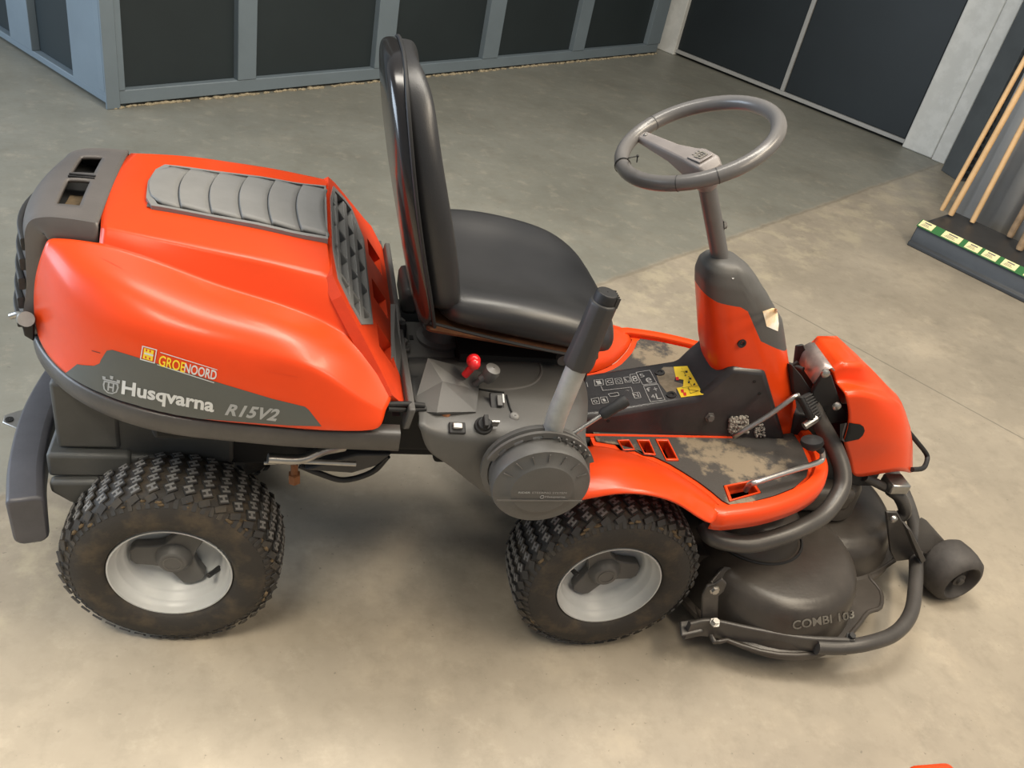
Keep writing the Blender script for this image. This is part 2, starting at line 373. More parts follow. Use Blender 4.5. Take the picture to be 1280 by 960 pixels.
for k in range(420):
    s = random.random() * L1; r = random.uniform(0.005, 0.014)
    bmesh.ops.create_icosphere(bm, subdivisions=1, radius=r, matrix=w1.M @ Matrix.Translation((s, random.uniform(-.004, .012), 0.002)) @ Matrix.Diagonal((1.6, 1, .6, 1)))
g = obj('mortar_crumbs', bm, 'gravel', wl, smooth=True); g['kind'] = 'stuff'
# left partition
dl = (G(0, 67) - G(105, 135)).normalized()
w2 = Wall(corner - w1.d * 0.02, corner - w1.d * 0.02 + dl * 3, (0.2, 0.2, 0)); L2 = 3.2
lp = [w2.sz(92, 92.6)[0], w2.sz(41, 64.5)[0], w2.sz(13.7, 46)[0], w2.sz(13.7, 46)[0] + 0.5]
rail2 = w2.sz(92, 92.6)[1]
bm = BM(); w2.box(bm, 0, L2, -0.08, -0.055, 0, HW); wl2 = struct(obj('wall_left', bm, 'panel'))
for a, b in ((lp[0], lp[1]), (lp[2], lp[3]), (lp[3] + .1, lp[3] + .7), (lp[3] + .8, L2)):
    bm = BM(); w2.box(bm, a - .01, b + .01, -0.055, -0.035, rail2 - .01, HW - .05); obj('panel', bm, 'panel', wl2)
bm = BM(); w2.box(bm, 0, L2, -0.05, 0.0, 0.012, rail2 - .012); obj('bottom_rail', bm, 'frame', wl2, bevel=0.004)
for a, b in ((-0.0, lp[0]), (lp[1], lp[2]), (lp[3], lp[3] + .1), (lp[3] + .7, lp[3] + .8)):
    bm = BM(); w2.box(bm, a, b, -0.05, 0.004, rail2 - .012, HW); obj('post', bm, 'frame', wl2, bevel=0.003)
# door wall
w3 = Wall(G(842.5, 68.75), G(1127, 183), room); L3 = (G(1127, 183) - G(842.5, 68.75)).length
s_c = w3.sz(973.7, 120)[0]
bm = BM(); w3.box(bm, -0.6, L3 + 0.6, -0.16, -0.10, 0, HW); wl3 = struct(obj('wall_right', bm, 'panel'))
bm = BM(); w3.box(bm, 0.0, L3, -0.06, -0.03, 0.03, HW); dr = struct(obj('door_1', bm, 'doorp'))
bm = BM(); w3.box(bm, 0.0, L3, -0.03, -0.005, 0.02, 0.045); obj('bottom_strip', bm, 'strip', dr, bevel=0.002)
bm = BM(); w3.box(bm, s_c - .016, s_c + .016, -0.03, -0.012, 0.045, HW); obj('meeting_strip', bm, 'strip', dr, bevel=0.003)
for a, b in ((0.01, s_c - .02), (s_c + .02, L3 - .01)):
    bm = BM(); w3.box(bm, a, b, -0.03, -0.024, 0.05, HW - .02); obj('door_panel', bm, 'doorp', dr, bevel=0.002)
# white jambs
j0 = w3.sz(820, 67)[0]
bm = BM(); w3.box(bm, j0 - .01, 0.0, -0.10, 0.012, 0, HW); struct(obj('trim_1', bm, 'jamb', bevel=0.006))
j1 = w3.sz(1163, 203)[0]; j2 = w3.sz(1175, 212)[0]
bm = BM(); w3.box(bm, L3 + .003, j1 - .004, -0.10, 0.01, 0, HW); struct(obj('trim_2', bm, 'jamb', bevel=0.008))
bm = BM(); w3.box(bm, j1 + .002, j2 + .015, -0.10, 0.03, 0, HW); struct(obj('trim_3', bm, 'jamb', bevel=0.006))
# dark steel column beside it
K0 = G(1176, 213); K1 = G(1196, 226)
w4 = Wall(K0, K1, room)
bm = BM(); w4.box(bm, 0, (K1 - K0).length, -0.16, 0, 0, HW); struct(obj('trim_4', bm, 'column', bevel=0.004))
bm = BM(); 
for k in range(60): w4.box(bm, (K1 - K0).length + .002, (K1 - K0).length + .016, -0.05, -0.02, 0.03 + k * .045, 0.055 + k * .045)
g = obj('slotted_upright', bm, 'black', bpy.data.objects['trim_4']); g['kind'] = 'stuff'
# corrugated sheet behind the broom handles
T0, T1 = G(1133, 306), G(1280, 379); wt_ = Wall(T0, T1, room); ht_ = wt_.sz(1143, 279)[1]
dback = (U(1212, 256, z=ht_) - T0).dot(wt_.n)
S0 = T0 + wt_.n * (dback - .012); s00 = (UPl(1203, 238, S0, wt_.n) - S0).dot(wt_.d); S0 = S0 + wt_.d * s00
w5 = Wall(S0, S0 + wt_.d, room)
bm = BM(); prof = []
x = 0.0
while x < 2.2:
    for dx, dz in ((0, 0), (0.05, 0), (0.075, 0.028), (0.125, 0.028)): prof.append((x + dx, dz))
    x += 0.15
V0 = [bm.verts.new(w5.M @ Vector((p[0], -0.03 + p[1], 0))) for p in prof]; V1 = [bm.verts.new(w5.M @ Vector((p[0], -0.03 + p[1], HW))) for p in prof]
for k in range(len(prof) - 1): bm.faces.new([V0[k], V0[k + 1], V1[k + 1], V1[k]])
struct(obj('wall_front', bm, 'sheet', smooth=True, solid=0.003))

# ---- black tray with broom handles
T0, T1 = G(1133, 306), G(1280, 379)
wt = Wall(T0, T1, room); ht = wt.sz(1143, 279)[1]
LT = 1.25; DT = -(U(1212, 256, z=ht) - wt.A).dot(wt.n); DT = max(.12, min(.45, abs((U(1212, 256, z=ht) - wt.A).dot(wt.n))))
tray = part_empty('display_tray', None, T0); tag(tray, 'low black plastic tray with a green price strip, holding wooden handles, at right edge', 'tray')
def tp(bm, *a): wt.box(bm, *a)
def child(o, p):
    o.matrix_parent_inverse = Matrix.Translation(-Vector(p.location)); return o
bm = BM()
pts = [(0.0, 0.0), (0.0, 0.02), (-0.012, 0.03), (-0.02, ht - .02), (-0.035, ht), (-DT, ht), (-DT, 0)]
prism(bm, [wt.M @ Vector((0.0, p[0], p[1])) for p in pts], wt.d * LT)
child(obj('tray_body', bm, 'tray', tray, bevel=0.005), tray)
bm = BM(); tp(bm, 0.02, LT - .02, -DT + .02, -0.05, ht, ht + .002); child(obj('tray_mat', bm, 'dark', tray), tray)
# green strip leaning back on the front lip
sl = Matrix.Translation(wt.M @ Vector((0, -0.03, ht + 0.004))) @ wt.R.to_4x4() @ Matrix.Rotation(math.radians(-32), 4, 'X')
bm = BM(); box(bm, (LT / 2, 0, 0), (LT, 0.05, 0.006), mt=sl); st = child(obj('price_strip', bm, 'green', tray, bevel=0.001), tray)
tags = []
for px0, py0, px1 in ((1148, 279, 1164), (1177, 291, 1199), (1205, 306, 1222), (1226, 317, 1244), (1250, 329, 1268), (1278, 343, 1296)):
    a = wt.sz(px0, py0)[0]; b = wt.sz(px1, py0 + (px1 - px0) * .5)[0]
    bm = BM(); box(bm, ((a + b) / 2, 0, 0.004), (b - a, 0.042, 0.003), mt=sl); tgo = obj('price_tag', bm, 'tag', st)
    bm = BM(); box(bm, (lerp(a, b, .5), -0.010, 0.0058), ((b - a) * .5, 0.007, 0.0008), mt=sl)
    for q in range(3): box(bm, (lerp(a, b, .42), 0.012 - q * .006, 0.0058), ((b - a) * (.6 - .1 * q), 0.002, 0.0008), mt=sl)
    obj('tag_print', bm, 'faint', tgo)
sticks = [((1177, 263), (1280, 76), 0.0125, 'wood', 'leftmost pale round wooden broom handle standing in the black tray'),
          ((1188, 269), (1280, 104), 0.0150, 'wood', 'pale wooden broom handle close beside the leftmost one in the tray'),
          ((1215, 278), (1281, 152), 0.0140, 'wood', 'pale wooden handle standing alone in the middle of the black tray'),
          ((1262, 296), (1290, 246), 0.0170, 'wood2', 'thick darker wooden handle at the right of the tray, cut by frame'),
          ((1274, 312), (1300, 262), 0.0190, 'wood2', 'thick rough wooden handle nearest the price strip at frame edge')]
for (a, b, r, mm, lb) in sticks:
    P = U(*a, z=ht + .012)
    # the handle leans back against the sheet wall: find its direction in the vertical plane of the wall
    Q = UPl(*b, P - wt.n * (0.10 if mm == 'wood' else .010), wt.n); d = (Q - P).normalized()
    Lh = 1.35
    bm = BM(); mt = axis(P, d); lathe(bm, [(0.001, 0), (r * .85, 0.0), (r, 0.012), (r, Lh - .02), (r * .8, Lh), (0.001, Lh)], mt, 16)
    tag(obj('broom_handle', bm, mm, smooth=True), lb, 'broom handle', 'wooden handles in the black tray')
# ---- corner of another red machine at the lower edge
P = U(1163, 954, z=0.30)
bm = BM(); box(bm, (P.x - .00, P.y - .16, 0.152), (0.092, 0.325, 0.304)); 
tag(obj('machine_cover', bm, 'red', bevel=0.016, seg=4), 'sliver of a red plastic machine cover at the bottom edge', 'machine cover')

# ================================================================ MOWER
mower = part_empty('riding_mower'); tag(mower, 'red and grey articulated ride-on lawn mower with front cutting deck', 'lawn mower')

# ---------------- wheels
def wheel(Pc, yaw, side, spin, va):
    """Pc: centre of the tyre, side: -1 outer face to -Y"""
    R = 0.207; hw = 0.074
    A = Matrix.Translation(Vector(Pc)) @ Matrix.Rotation(yaw, 4, 'Z') @ Matrix.Rotation(PI / 2 * (1 if side < 0 else -1), 4, 'X')   # local z -> outward
    prof = [(0.1145, hw - .024), (0.1160, hw - .012), (0.119, hw - .003), (0.127, hw + .004), (0.150, hw + .008), (0.172, hw + .004), (0.188, hw - .006), (0.197, hw - .018), (0.2005, hw - .038), (0.202, 0)]
    prof = prof + [(r, -h) for r, h in reversed(prof[:-1])]
    bm = BM(); lathe(bm, prof, A, 64); w = obj('wheel', bm, 'tyre', mower, smooth=True)
    # tread blocks, each embossed with a pair of bars joined in the middle
    bm = BM(); be = BM(); N_ = 40
    rows = [(-0.064, 0.1955, 0.9), (-0.044, 0.2000, 0.25), (-0.022, 0.2025, 0.0), (0.0, 0.203, 0.0), (0.022, 0.2025, 0.0), (0.044, 0.2000, -0.25), (0.064, 0.1955, -0.9)]
    for j, (h, r, tilt) in enumerate(rows):
        for k in range(N_):
            a = 2 * PI * (k + 0.5 * (j % 2)) / N_ + j * 0.075
            mt = A @ Matrix.Rotation(a, 4, 'Z') @ Matrix.Translation((r, 0, h)) @ Matrix.Rotation(tilt, 4, 'Y') @ Matrix.Rotation(0.5, 4, 'X')
            box(bm, (0.002, 0, 0), (0.004 if abs(tilt) < .6 else 0.003, 0.0195, 0.020 if abs(tilt) < .6 else .012), mt=mt)
            if abs(tilt) < .6:
                for q in (-0.0052, 0.0052): box(be, (0.0046, 0, q), (0.0012, 0.0155, 0.0042), mt=mt)
                box(be, (0.0046, 0, 0), (0.0012, 0.004, 0.008), mt=mt)
    for k in range(72):
        a = 2 * PI * k / 72
        mt = A @ Matrix.Rotation(a, 4, 'Z') @ Matrix.Translation((0.185, 0, hw - .006)) @ Matrix.Rotation(0.7, 4, 'Y')
        box(bm, (0, 0, 0), (0.018, 0.008, 0.004), mt=mt)
    t = obj('tread', bm, 'lug', w); t['kind'] = 'stuff'
    t = obj('tread_emboss', be, 'lugtop', w); t['kind'] = 'stuff'
    bm = BM()
    for k in range(46):
        a = spin + random.gauss(0, 1.0); h = hw - .008 + random.uniform(-.012, .006)
        mt = A @ Matrix.Rotation(a, 4, 'Z') @ Matrix.Translation((0.188 + random.uniform(-.006, .006), 0, h))
        bmesh.ops.create_icosphere(bm, subdivisions=1, radius=random.uniform(.003, .008), matrix=mt @ Matrix.Diagonal((.7, 1.5, .6, 1)))
    t = obj('mud_lumps', bm, 'mud', w, smooth=True); t['kind'] = 'stuff'
    # rim
    zo = hw - .006
    bm = BM(); lathe(bm, [(0.112, zo - .012), (0.1165, zo - .002), (0.1155, zo + .003), (0.1125, zo + .003), (0.1105, zo - .004), (0.108, zo - .016), (0.1035, zo - .019), (0.101, zo - .022), (0.099, zo - .034), (0.094, zo - .038), (0.091, zo - .041), (0.089, zo - .056), (0.080, zo - .064), (0.045, zo - .068), (0.012, zo - .068)], A, 64, False, True)
    rim = obj('rim', bm, 'rim', w, smooth=True)
    bm = BM(); lathe(bm, [(0.112, -zo + .0), (0.106, -zo + .02), (0.100, -zo + .05), (0.100, zo - .05)], A, 40); obj('rim_barrel', bm, 'rim', w, smooth=True)
    bm = BM()
    for q in range(3):
        mt = A @ Matrix.Rotation(spin + q * 2 * PI / 3, 4, 'Z')
        pts = [(0.008, -0.034), (0.040, -0.027), (0.072, -0.025), (0.082, -0.014), (0.082, 0.014), (0.072, 0.025), (0.040, 0.027), (0.008, 0.034)]
        prism(bm, [mt @ Vector((p[0], p[1], zo - .064)) for p in pts], (A.to_3x3() @ Vector((0, 0, 0.022))))
    lathe(bm, [(0.038, zo - .064), (0.035, zo - .036), (0.027, zo - .028), (0.0255, zo - .024), (0.001, zo - .024)], A, 32)
    obj('hub_cover', bm, 'grey', w, bevel=0.003, angle=40)
    bm = BM(); lathe(bm, [(0.018, zo - .0235), (0.018, zo - .0225), (0.016, zo - .0225), (0.016, zo - .0235)], A, 24); obj('hub_emblem', bm, 'knobgrey', w, smooth=True)
    vm = A @ Matrix.Rotation(va, 4, 'Z') @ Matrix.Translation((0.090, 0, zo - .045)) @ Matrix.Rotation(-0.6, 4, 'Y')
    bm = BM(); lathe(bm, [(0.001, 0), (0.006, 0), (0.005, .02), (0.0055, .021), (0.0055, .032), (0.001, .032)], vm, 12); obj('valve_stem', bm, 'black', w, smooth=True)
RY, FY = 0.236, 0.286
WB = 0.872
ryaw = math.radians(-3.2)
for sgn in (-1, 1):
    c = Vector((0, sgn * RY, 0)); c.rotate(Matrix.Rotation(ryaw, 3, 'Z'))
    wheel((c.x, c.y, 0.207), ryaw, sgn, 1.05, -.35)
    wheel((WB, sgn * FY, 0.207), 0, sgn, 2.05, 2.95)
# axles and frame
bm = BM(); rod(bm, (0, -.2, .207), (0, .2, .207), .03); box(bm, (0, 0, .25), (.16, .14, .16)); obj('axle', bm, 'black', mower, bevel=0.01)
bm = BM(); rod(bm, (WB, -.24, .207), (WB, .24, .207), .03); box(bm, (WB, 0, .26), (.2, .2, .2)); obj('axle', bm, 'black', mower, bevel=0.01)
bm = BM(); box(bm, (0.10, 0, 0.48), (0.46, 0.34, 0.22)); box(bm, (0.16, 0, .56), (.4, .56, .08)); box(bm, (0.42, 0, 0.41), (0.5, 0.22, 0.12)); box(bm, (0.80, 0, 0.37), (0.6, 0.22, 0.08)); box(bm, (.42, 0, .50), (.30, .4, .12))
obj('chassis', bm, 'void', mower, bevel=0.01)
# rear under-body casing
bm = BM(); box(bm, (-0.165, 0, 0.49), (0.11, 0.37, 0.15)); box(bm, (-0.165, 0, 0.385), (0.145, 0.40, 0.055)); box(bm, (-0.02, 0, 0.46), (0.22, 0.36, 0.16)); box(bm, (-0.07, 0, 0.385), (0.12, 0.385, 0.04))
pts = [(-0.235, 0.355), (-0.235, 0.33), (-0.20, 0.30), (-0.15, 0.30), (-0.10, 0.34), (-0.08, 0.36)]
for s in (-.20, .20): prism(bm, [Vector((p[0], s - .012, p[1])) for p in pts], (0, .024, 0))
obj('rear_casing', bm, 'casing', mower, bevel=0.008)
# counterweight bumper
bm = BM()
path = catmull([(-0.262, -0.262, 0.30), (-0.285, -0.15, 0.30), (-0.297, 0, 0.30), (-0.285, 0.15, 0.30), (-0.262, 0.262, 0.30)], 6)
def bprof(t):
    k = abs(t - .5) * 2; h = lerp(0.075, 0.115, max(0, (k - .72) / .28)); 
    return [(-.032, .055), (-.024, .06), (.024, .06), (.032, .05), (.030, .06 - h + .012), (.018, .06 - h), (-.018, .06 - h), (-.030, .06 - h + .012)]
sweep(bm, path, bprof); obj('rear_bumper', bm, 'bumper', mower, bevel=0.006)
bm = BM(); prism(bm, [U(3, 530, z=.30), U(6, 521, z=.30), U(34, 512, z=.30), U(40, 545, z=.30)], (0, 0, .005)); obj('hitch_plate', bm, 'steel', mower, bevel=0.002)
bm = BM(); lathe(bm, [(.001, 0), (.008, 0), (.008, .003), (.001, .003)], axis(U(12, 525, z=.3045), (0, 0, 1)), 16); obj('hitch_hole', bm, 'void', mower)

# ---------------- hood
def P_(lst): return [U(a, b, y=y) for a, b, y in lst]
r2 = [Vector(p) for p in ((.251, -.205, .824), (.235, -.204, .828), (.205, -.202, .832), (.138, -.196, .843), (.060, -.188, .850), (-.025, -.177, .859), (-.118, -.155, .861))]
r2b = P_([(440, 396, -.245), (425, 378, -.232), (400, 368, -.224), (335, 352, -.212), (272, 338, -.204), (188, 310, -.188), (125, 294, -.165)])
r3 = P_([(484, 481, -.305), (459, 440, -.275), (423, 407, -.25), (345, 377, -.228), (278, 360, -.218), (188, 323, -.198), (124, 304, -.172), (92, 299, -.165), (62, 297, -.15)])
r4 = P_([(487, 488, -.315), (462, 458, -.293), (420, 420, -.275), (345, 390, -.258), (270, 370, -.25), (180, 342, -.232), (118, 325, -.205), (85, 312, -.185), (58, 302, -.165)])
r5 = P_([(490, 498, -.325), (462, 474, -.312), (415, 435, -.308), (340, 408, -.304), (262, 390, -.292), (172, 368, -.276), (105, 354, -.248), (71, 334, -.207), (50, 322, -.168)])
r6 = P_([(482, 513, -.348), (446, 496, -.352), (398, 458, -.346), (335, 441, -.343), (250, 424, -.338), (160, 410, -.315), (95, 398, -.262), (60, 378, -.205), (42, 352, -.150)])
r7 = P_([(478, 530, -.362), (440, 528, -.366), (395, 520, -.368), (325, 512, -.364), (240, 502, -.352), (155, 480, -.318), (92, 447, -.250), (60, 420, -.185), (42, 390, -.130)])
r8 = [U(a, b, z=.625) for a, b in ((471, 538), (440, 539), (395, 538), (325, 531), (240, 524), (155, 504), (92, 477), (61, 449), (45, 418))]
for rr_, rx in ((r3, None),):
    pass
r1 = [Vector((p.x - .010, lerp(-.112, -.085, k / 6), p.z + lerp(.022, .006, k / 6))) for k, p in enumerate(r2)]
r0 = [Vector((p.x - .004, 0, p.z + .004)) for p in r1]
rows = [r8, r7, r6, r5, r4, r3, r2b, r2, r1]
full = rows + [r0] + [[mirror(p) for p in r] for r in reversed(rows)]
full = [r + [None] * (9 - len(r)) for r in full]
bm = BM(); V = grid(bm, full)
cl = bm.edges.layers.float.new('crease_edge')
def crease(i, k0, k1, v):
    for idx in (i, 18 - i):
        for k in range(k0, k1):
            e = bm.edges.get((V[idx][k], V[idx][k + 1])) if V[idx][k] and V[idx][k + 1] else None
            if e: e[cl] = v
crease(7, 0, 6, .55); crease(5, 1, 8, .75); crease(5, 0, 1, .35); crease(2, 0, 3, .45); crease(2, 3, 6, .2); crease(3, 0, 1, .2)
for i in range(18):
    for k in (0,):
        e = bm.edges.get((V[i][0], V[i + 1][0]));
        if e: e[cl] = 1
for i in (7, 11, 2, 16, 5, 13): 
    pass
hood = obj('hood', bm, 'red', mower, sub=3, solid=0.005)
HS = Surf([hood])
_at = HS.at
def near_at(px, py, off=.0012):
    for k in range(40):
        p = _at(px, py - k * .5, off)
        if p.y < -.02: return p
    return p
HS.at = near_at
# front face of the hood: red frame plate, grey grille, three red pockets
fo = Vector((.25, 0, .832)); fv = Vector((.14, 0, -.205)).normalized(); fn = Vector((.205, 0, .14)).normalized()
def ff(u, v, w=0): return fo + Vector((0, u, 0)) + fv * v + fn * w
e_out = [(-.205, .0), (-.232, .03), (-.262, .085), (-.30, .16), (-.325, .195), (-.30, .246)]
outer = e_out + [(-a, b) for a, b in reversed(e_out)]
gh = [(-.108, .004), (-.192, .018), (-.222, .06), (-.235, .095), (-.17, .142), (.17, .142), (.235, .095), (.222, .06), (.192, .018), (.108, .004)]
pk = [[(a - .038, .163), (a + .038, .163), (a + .038, .222), (a - .038, .222)] for a in (-.175, -.003, .172)]
bm = BM(); plate(bm, [outer, gh] + pk, ff, -fn * .02); front = obj('hood_front_plate', bm, 'red_dark', hood)
bm = BM(); plate(bm, [[(-.22, .15), (.22, .15), (.22, .235), (-.22, .235)]], lambda u, v: ff(u, v, -.035), -fn * .003)
obj('pocket_backing', bm, 'red_dark', hood)
bm = BM(); gi = [(a * .93, lerp(.075, b, .90)) for a, b in gh]
plate(bm, [gh, gi], lambda u, v: ff(u, v, .002), -fn * .018)
obj('grille_frame', bm, 'louvre', hood)
def bar(bm, u0, v0, u1, v1, w=.010):
    a, b = ff(u0, v0, -.008), ff(u1, v1, -.008); d = (b - a); Lb = d.length; d.normalize(); s = fn.cross(d)
    box(bm, (a + b) / 2, (Lb, w, .016), rot=Matrix((d, s, fn)).transposed())
for args in [(u, .010, u, .138, .007) for u in (-.15, -.06, .03, .12)] + [(-.18, .030, .18, .030, .010), (-.21, .068, .21, .068, .015), (-.21, .105, .21, .105, .015)]:
    bm = BM(); bar(bm, *args); obj('grille_bar', bm, 'louvre', hood, bevel=0.0015)
bm = BM(); plate(bm, [[(a * .97, b) for a, b in gh]], lambda u, v: ff(u, v, -.026), -fn * .003); obj('grille_backing', bm, 'mesh', hood)
# louvred pale panel on the roof
def roof(x, y):
    xs = [p.x for p in r0]; x = max(min(x, xs[0]), xs[-1])
    for k in range(6):
        if xs[k + 1] <= x <= xs[k]:
            t = (x - xs[k + 1]) / (xs[k] - xs[k + 1]); z0 = lerp(r0[k + 1].z, r0[k].z, t); z1 = lerp(r1[k + 1].z, r1[k].z, t); y1 = -lerp(r1[k + 1].y, r1[k].y, t); z2 = lerp(r2[k + 1].z, r2[k].z, t); y2 = -lerp(r2[k + 1].y, r2[k].y, t)
            ay = abs(y); return lerp(z0, z1, ay / y1) if ay < y1 else lerp(z1, z2, min(1, (ay - y1) / (y2 - y1)))
    return r0[0].z
def hwid(x): return lerp(.087, .114, (x + .062) / .305)
bm = BM()
o1 = []; n_ = 14
for k in range(n_ + 1): x = lerp(-.050, .243, k / n_); o1.append((x, -hwid(x)))
o2 = [(x, -y) for x, y in reversed(o1)] + [(-.062, .06), (-.067, 0), (-.062, -.06)]
outl = o1 + o2; inl = [(lerp(.09, x, .955) + .003, y * .93) for x, y in outl]
plate(bm, [outl, inl], lambda x, y: Vector((x, y, roof(x, y) + .006)), Vector((0, 0, -.012)))
pf = obj('vent_panel_frame', bm, 'louvre', hood, bevel=0)
NS = 6; xs0, xs1 = -.062, .240
for k in range(NS):
    a = lerp(xs0, xs1, k / NS); b = lerp(xs0, xs1, (k + 1) / NS)
    bm = BM(); R_ = []
    for t in (0, .06, .2, .45, .8, 1.0):
        x = lerp(a, b, t); wd = hwid(x) * (.86 if k else lerp(.62, .86, min(1, t * 3))); row = []
        for q in range(13):
            y = lerp(-wd, wd, q / 12); bow = -.010 * (1 - (y / wd) ** 2)
            hz = {0: .000, .06: .0068, .2: .0066, .45: .0056, .8: .0036, 1.0: .003}[t]
            row.append(Vector((x + bow + .006, y, roof(x, y) + hz + .0015 + .0015 * (1 - (y / wd) ** 2))))
        R_.append(row)
    grid(bm, R_); obj('louvre', bm, 'louvre', hood, smooth=True, solid=.006)
bm = BM()
grid(bm, [[Vector((x, y, roof(x, y) + .0018)) for y in (-hwid(x) * .97, -hwid(x) * .5, 0, hwid(x) * .5, hwid(x) * .97)] for x in [lerp(-.058, .24, k / 10) for k in range(11)]])
obj('vent_panel_floor', bm, 'grey', hood, smooth=True)
# side decal, lettering, emblem
dpts = [(82, 467), (97, 455), (103, 456), (118, 457), (125, 454), (127, 449), (134, 438), (141, 437), (200, 455), (280, 480), (340, 498), (381, 508), (386, 512), (402, 532.5), (360, 531.3), (320, 528.5), (250, 523), (200, 515), (160, 504), (125, 491.5), (100, 479.5), (86, 469.5)]
HS.poly('side_decal', dpts, 'decal', hood)
text_obj('maker_name', 'Husqvarna', HS.q([(152, 496.8), (267, 519.8), (269, 498), (153.8, 474.8)], .0018), 'white', hood, bold=.03)
text_obj('model_number', 'R15V2', HS.q([(281, 518), (345, 526), (351, 511), (286, 504)], .0018), 'greytext', hood, bold=.035, shear=.14, sp=1.08)
text_obj('dealer_name', 'GROE', HS.q([(198, 456.5), (231, 465.5), (232.5, 453), (200.5, 443)], .0016), 'yellow', hood, bold=.015)
text_obj('dealer_name', 'NOORD', HS.q([(230, 465), (270, 475), (272, 463), (232, 453)], .0016), 'white', hood, bold=.02)
def ln(a, b, w=1.0): return [a, b, (b[0], b[1] + w), (a[0], a[1] + w)]
HS.poly('dealer_line', ln((201, 439.5), (272, 461.5)), 'white', hood, off=.0015)
HS.poly('dealer_line', ln((197, 454.8), (268, 477.5)), 'white', hood, off=.0015)
bm = BM()
def frame_px(pts, w, name, m, off=.0016):
    cx = sum(p[0] for p in pts) / len(pts); cy = sum(p[1] for p in pts) / len(pts)
    bm = BM(); a = [bm.verts.new(HS.at(*p, off)) for p in pts]; b = [bm.verts.new(HS.at(cx + (p[0] - cx) * w, cy + (p[1] - cy) * w, off)) for p in pts]
    for i in range(len(a)): bm.faces.new([a[i], a[(i + 1) % len(a)], b[(i + 1) % len(a)], b[i]])
    return obj(name, bm, m, hood)
bm.free()
frame_px([(178.5, 431.5), (197, 436.5), (194, 454), (175.5, 449)], .86, 'dealer_badge_frame', 'white')
HS.poly('dealer_badge', [(181, 434.5), (193, 438), (191, 451), (179, 447.5)], 'yellow', hood, off=.0015)
HS.poly('dealer_badge_mark', [(181.5, 439.8), (192.5, 443), (192.2, 445), (181, 441.8)], 'white', hood, off=.0019)
for px, py in ((184, 437.2), (188.5, 438.6), (183, 446), (188, 447.5)): HS.poly('dealer_badge_mark', [(px - .9, py - 1.6), (px + .9, py - 1), (px + .6, py + 1.6), (px - 1.2, py + 1.1)], 'warnred', hood, off=.0019)
# crown emblem
sh = [(131, 475), (148.5, 479), (149.5, 484), (147, 490), (141, 492), (135, 490.5), (130.5, 486), (129.5, 480)]
frame_px(sh, .80, 'emblem_shield', 'greytext', .0018)
text_obj('emblem_letter', 'H', HS.q([(135, 487.5), (143, 489.3), (144, 479.5), (136, 477.5)], .0018), 'greytext', hood, bold=.03)
for (x, y) in ((131, 469.5), (140.5, 469), (149, 474)):
    HS.poly('emblem_crown', [(x - 2.2, y), (x + 2.2, y + .9), (x + 1.4, y + 5), (x - 1.6, y + 4.2)], 'greytext', hood, off=.0018)
HS.poly('emblem_crown', [(131, 472.5), (149, 476.8), (148.6, 478.6), (130.8, 474.3)], 'greytext', hood, off=.0019)
HS.poly('scratch', [(115, 437.5), (126, 440.5), (126, 441.3), (116, 438.6)], 'ink', hood, off=.0012)
for a, b in (((103, 356), (118, 362)), ((112, 347), (126, 353)), ((128, 323), (152, 335)), ((100, 343), (120, 357)), ((330, 463), (372, 471)), ((210, 402), (232, 411))):
    HS.poly('scratch', ln(a, b, .5), 'red_dark', hood, off=.0008)

# rear grey cap
bm = BM()
prof = catmull([(-.122, 0, .872), (-.165, 0, .873), (-.200, 0, .870), (-.228, 0, .858), (-.243, 0, .830), (-.249, 0, .78), (-.256, 0, .72), (-.266, 0, .675), (-.276, 0, .645), (-.270, 0, .615)], 6)
nP = len(prof); R_ = []
for i, p in enumerate(prof):
    t = i / (nP - 1); w = lerp(.158, .128, min(1, t * 1.6)) if t < .625 else lerp(.128, .118, (t - .625) / .375)
    tn = (prof[min(i + 1, nP - 1)] - prof[max(i - 1, 0)]).normalized(); nrm = Vector((-tn.z, 0, tn.x)) * -1
    if nrm.z < 0 and t < .5: nrm = -nrm
    if t >= .5 and nrm.x > 0: nrm = -nrm
    row = []
    skirt = .06 if t < .45 else .055
    for q in (-1, 1):
        s = [(w * 1.02, -skirt), (w * 1.015, -skirt * .5), (w * 1.0, -.016), (w * .975, -.006)]
        if q < 0: row += [p + Vector((0, -a, 0)) + nrm * b for a, b in s]; 
        if q < 0:
            K = 28
            for k in range(K + 1):
                yy = lerp(-w * .94, w * .94, k / K); row.append(p + Vector((-.022 * min(1, max(0, (t - .25) / .3)) * (1 - (yy / w) ** 2), yy, 0)) + nrm * (-.008 * (yy / w) ** 2))
        else: row += [p + Vector((0, a, 0)) + nrm * b for a, b in reversed(s)]
    R_.append(row)
V = grid(bm, R_)
dele = []
for f in bm.faces:
    c = f.calc_center_median()
    if -.193 < c.x < -.155 and c.z > .82 and (-.103 < c.y < -.006 or .018 < c.y < .098): dele.append(f)
bmesh.ops.delete(bm, geom=dele, context='FACES')
cap = obj('rear_cover', bm, 'cap', mower, smooth=True, solid=.006)
bm = BM(); box(bm, (-.175, 0, .80), (.10, .25, .08)); obj('cover_recess', bm, 'void', cap)
bm = BM()
for (y0, y1) in ((-.1, -.01),):
    grid(bm, [[Vector((x, y, .845 + .003 * math.sin(40 * x + 30 * y))) for y in [lerp(y0, y1, q / 8) for q in range(9)]] for x in (-.193, -.18, -.165, -.155)])
obj('filter_mesh', bm, 'mud', cap, smooth=True)
bm = BM(); box(bm, (-.174, .007, .8735), (.042, .004, .003)); box(bm, (-.174, -.002, .8735), (.042, .003, .003)); obj('cover_slot', bm, 'black', cap)
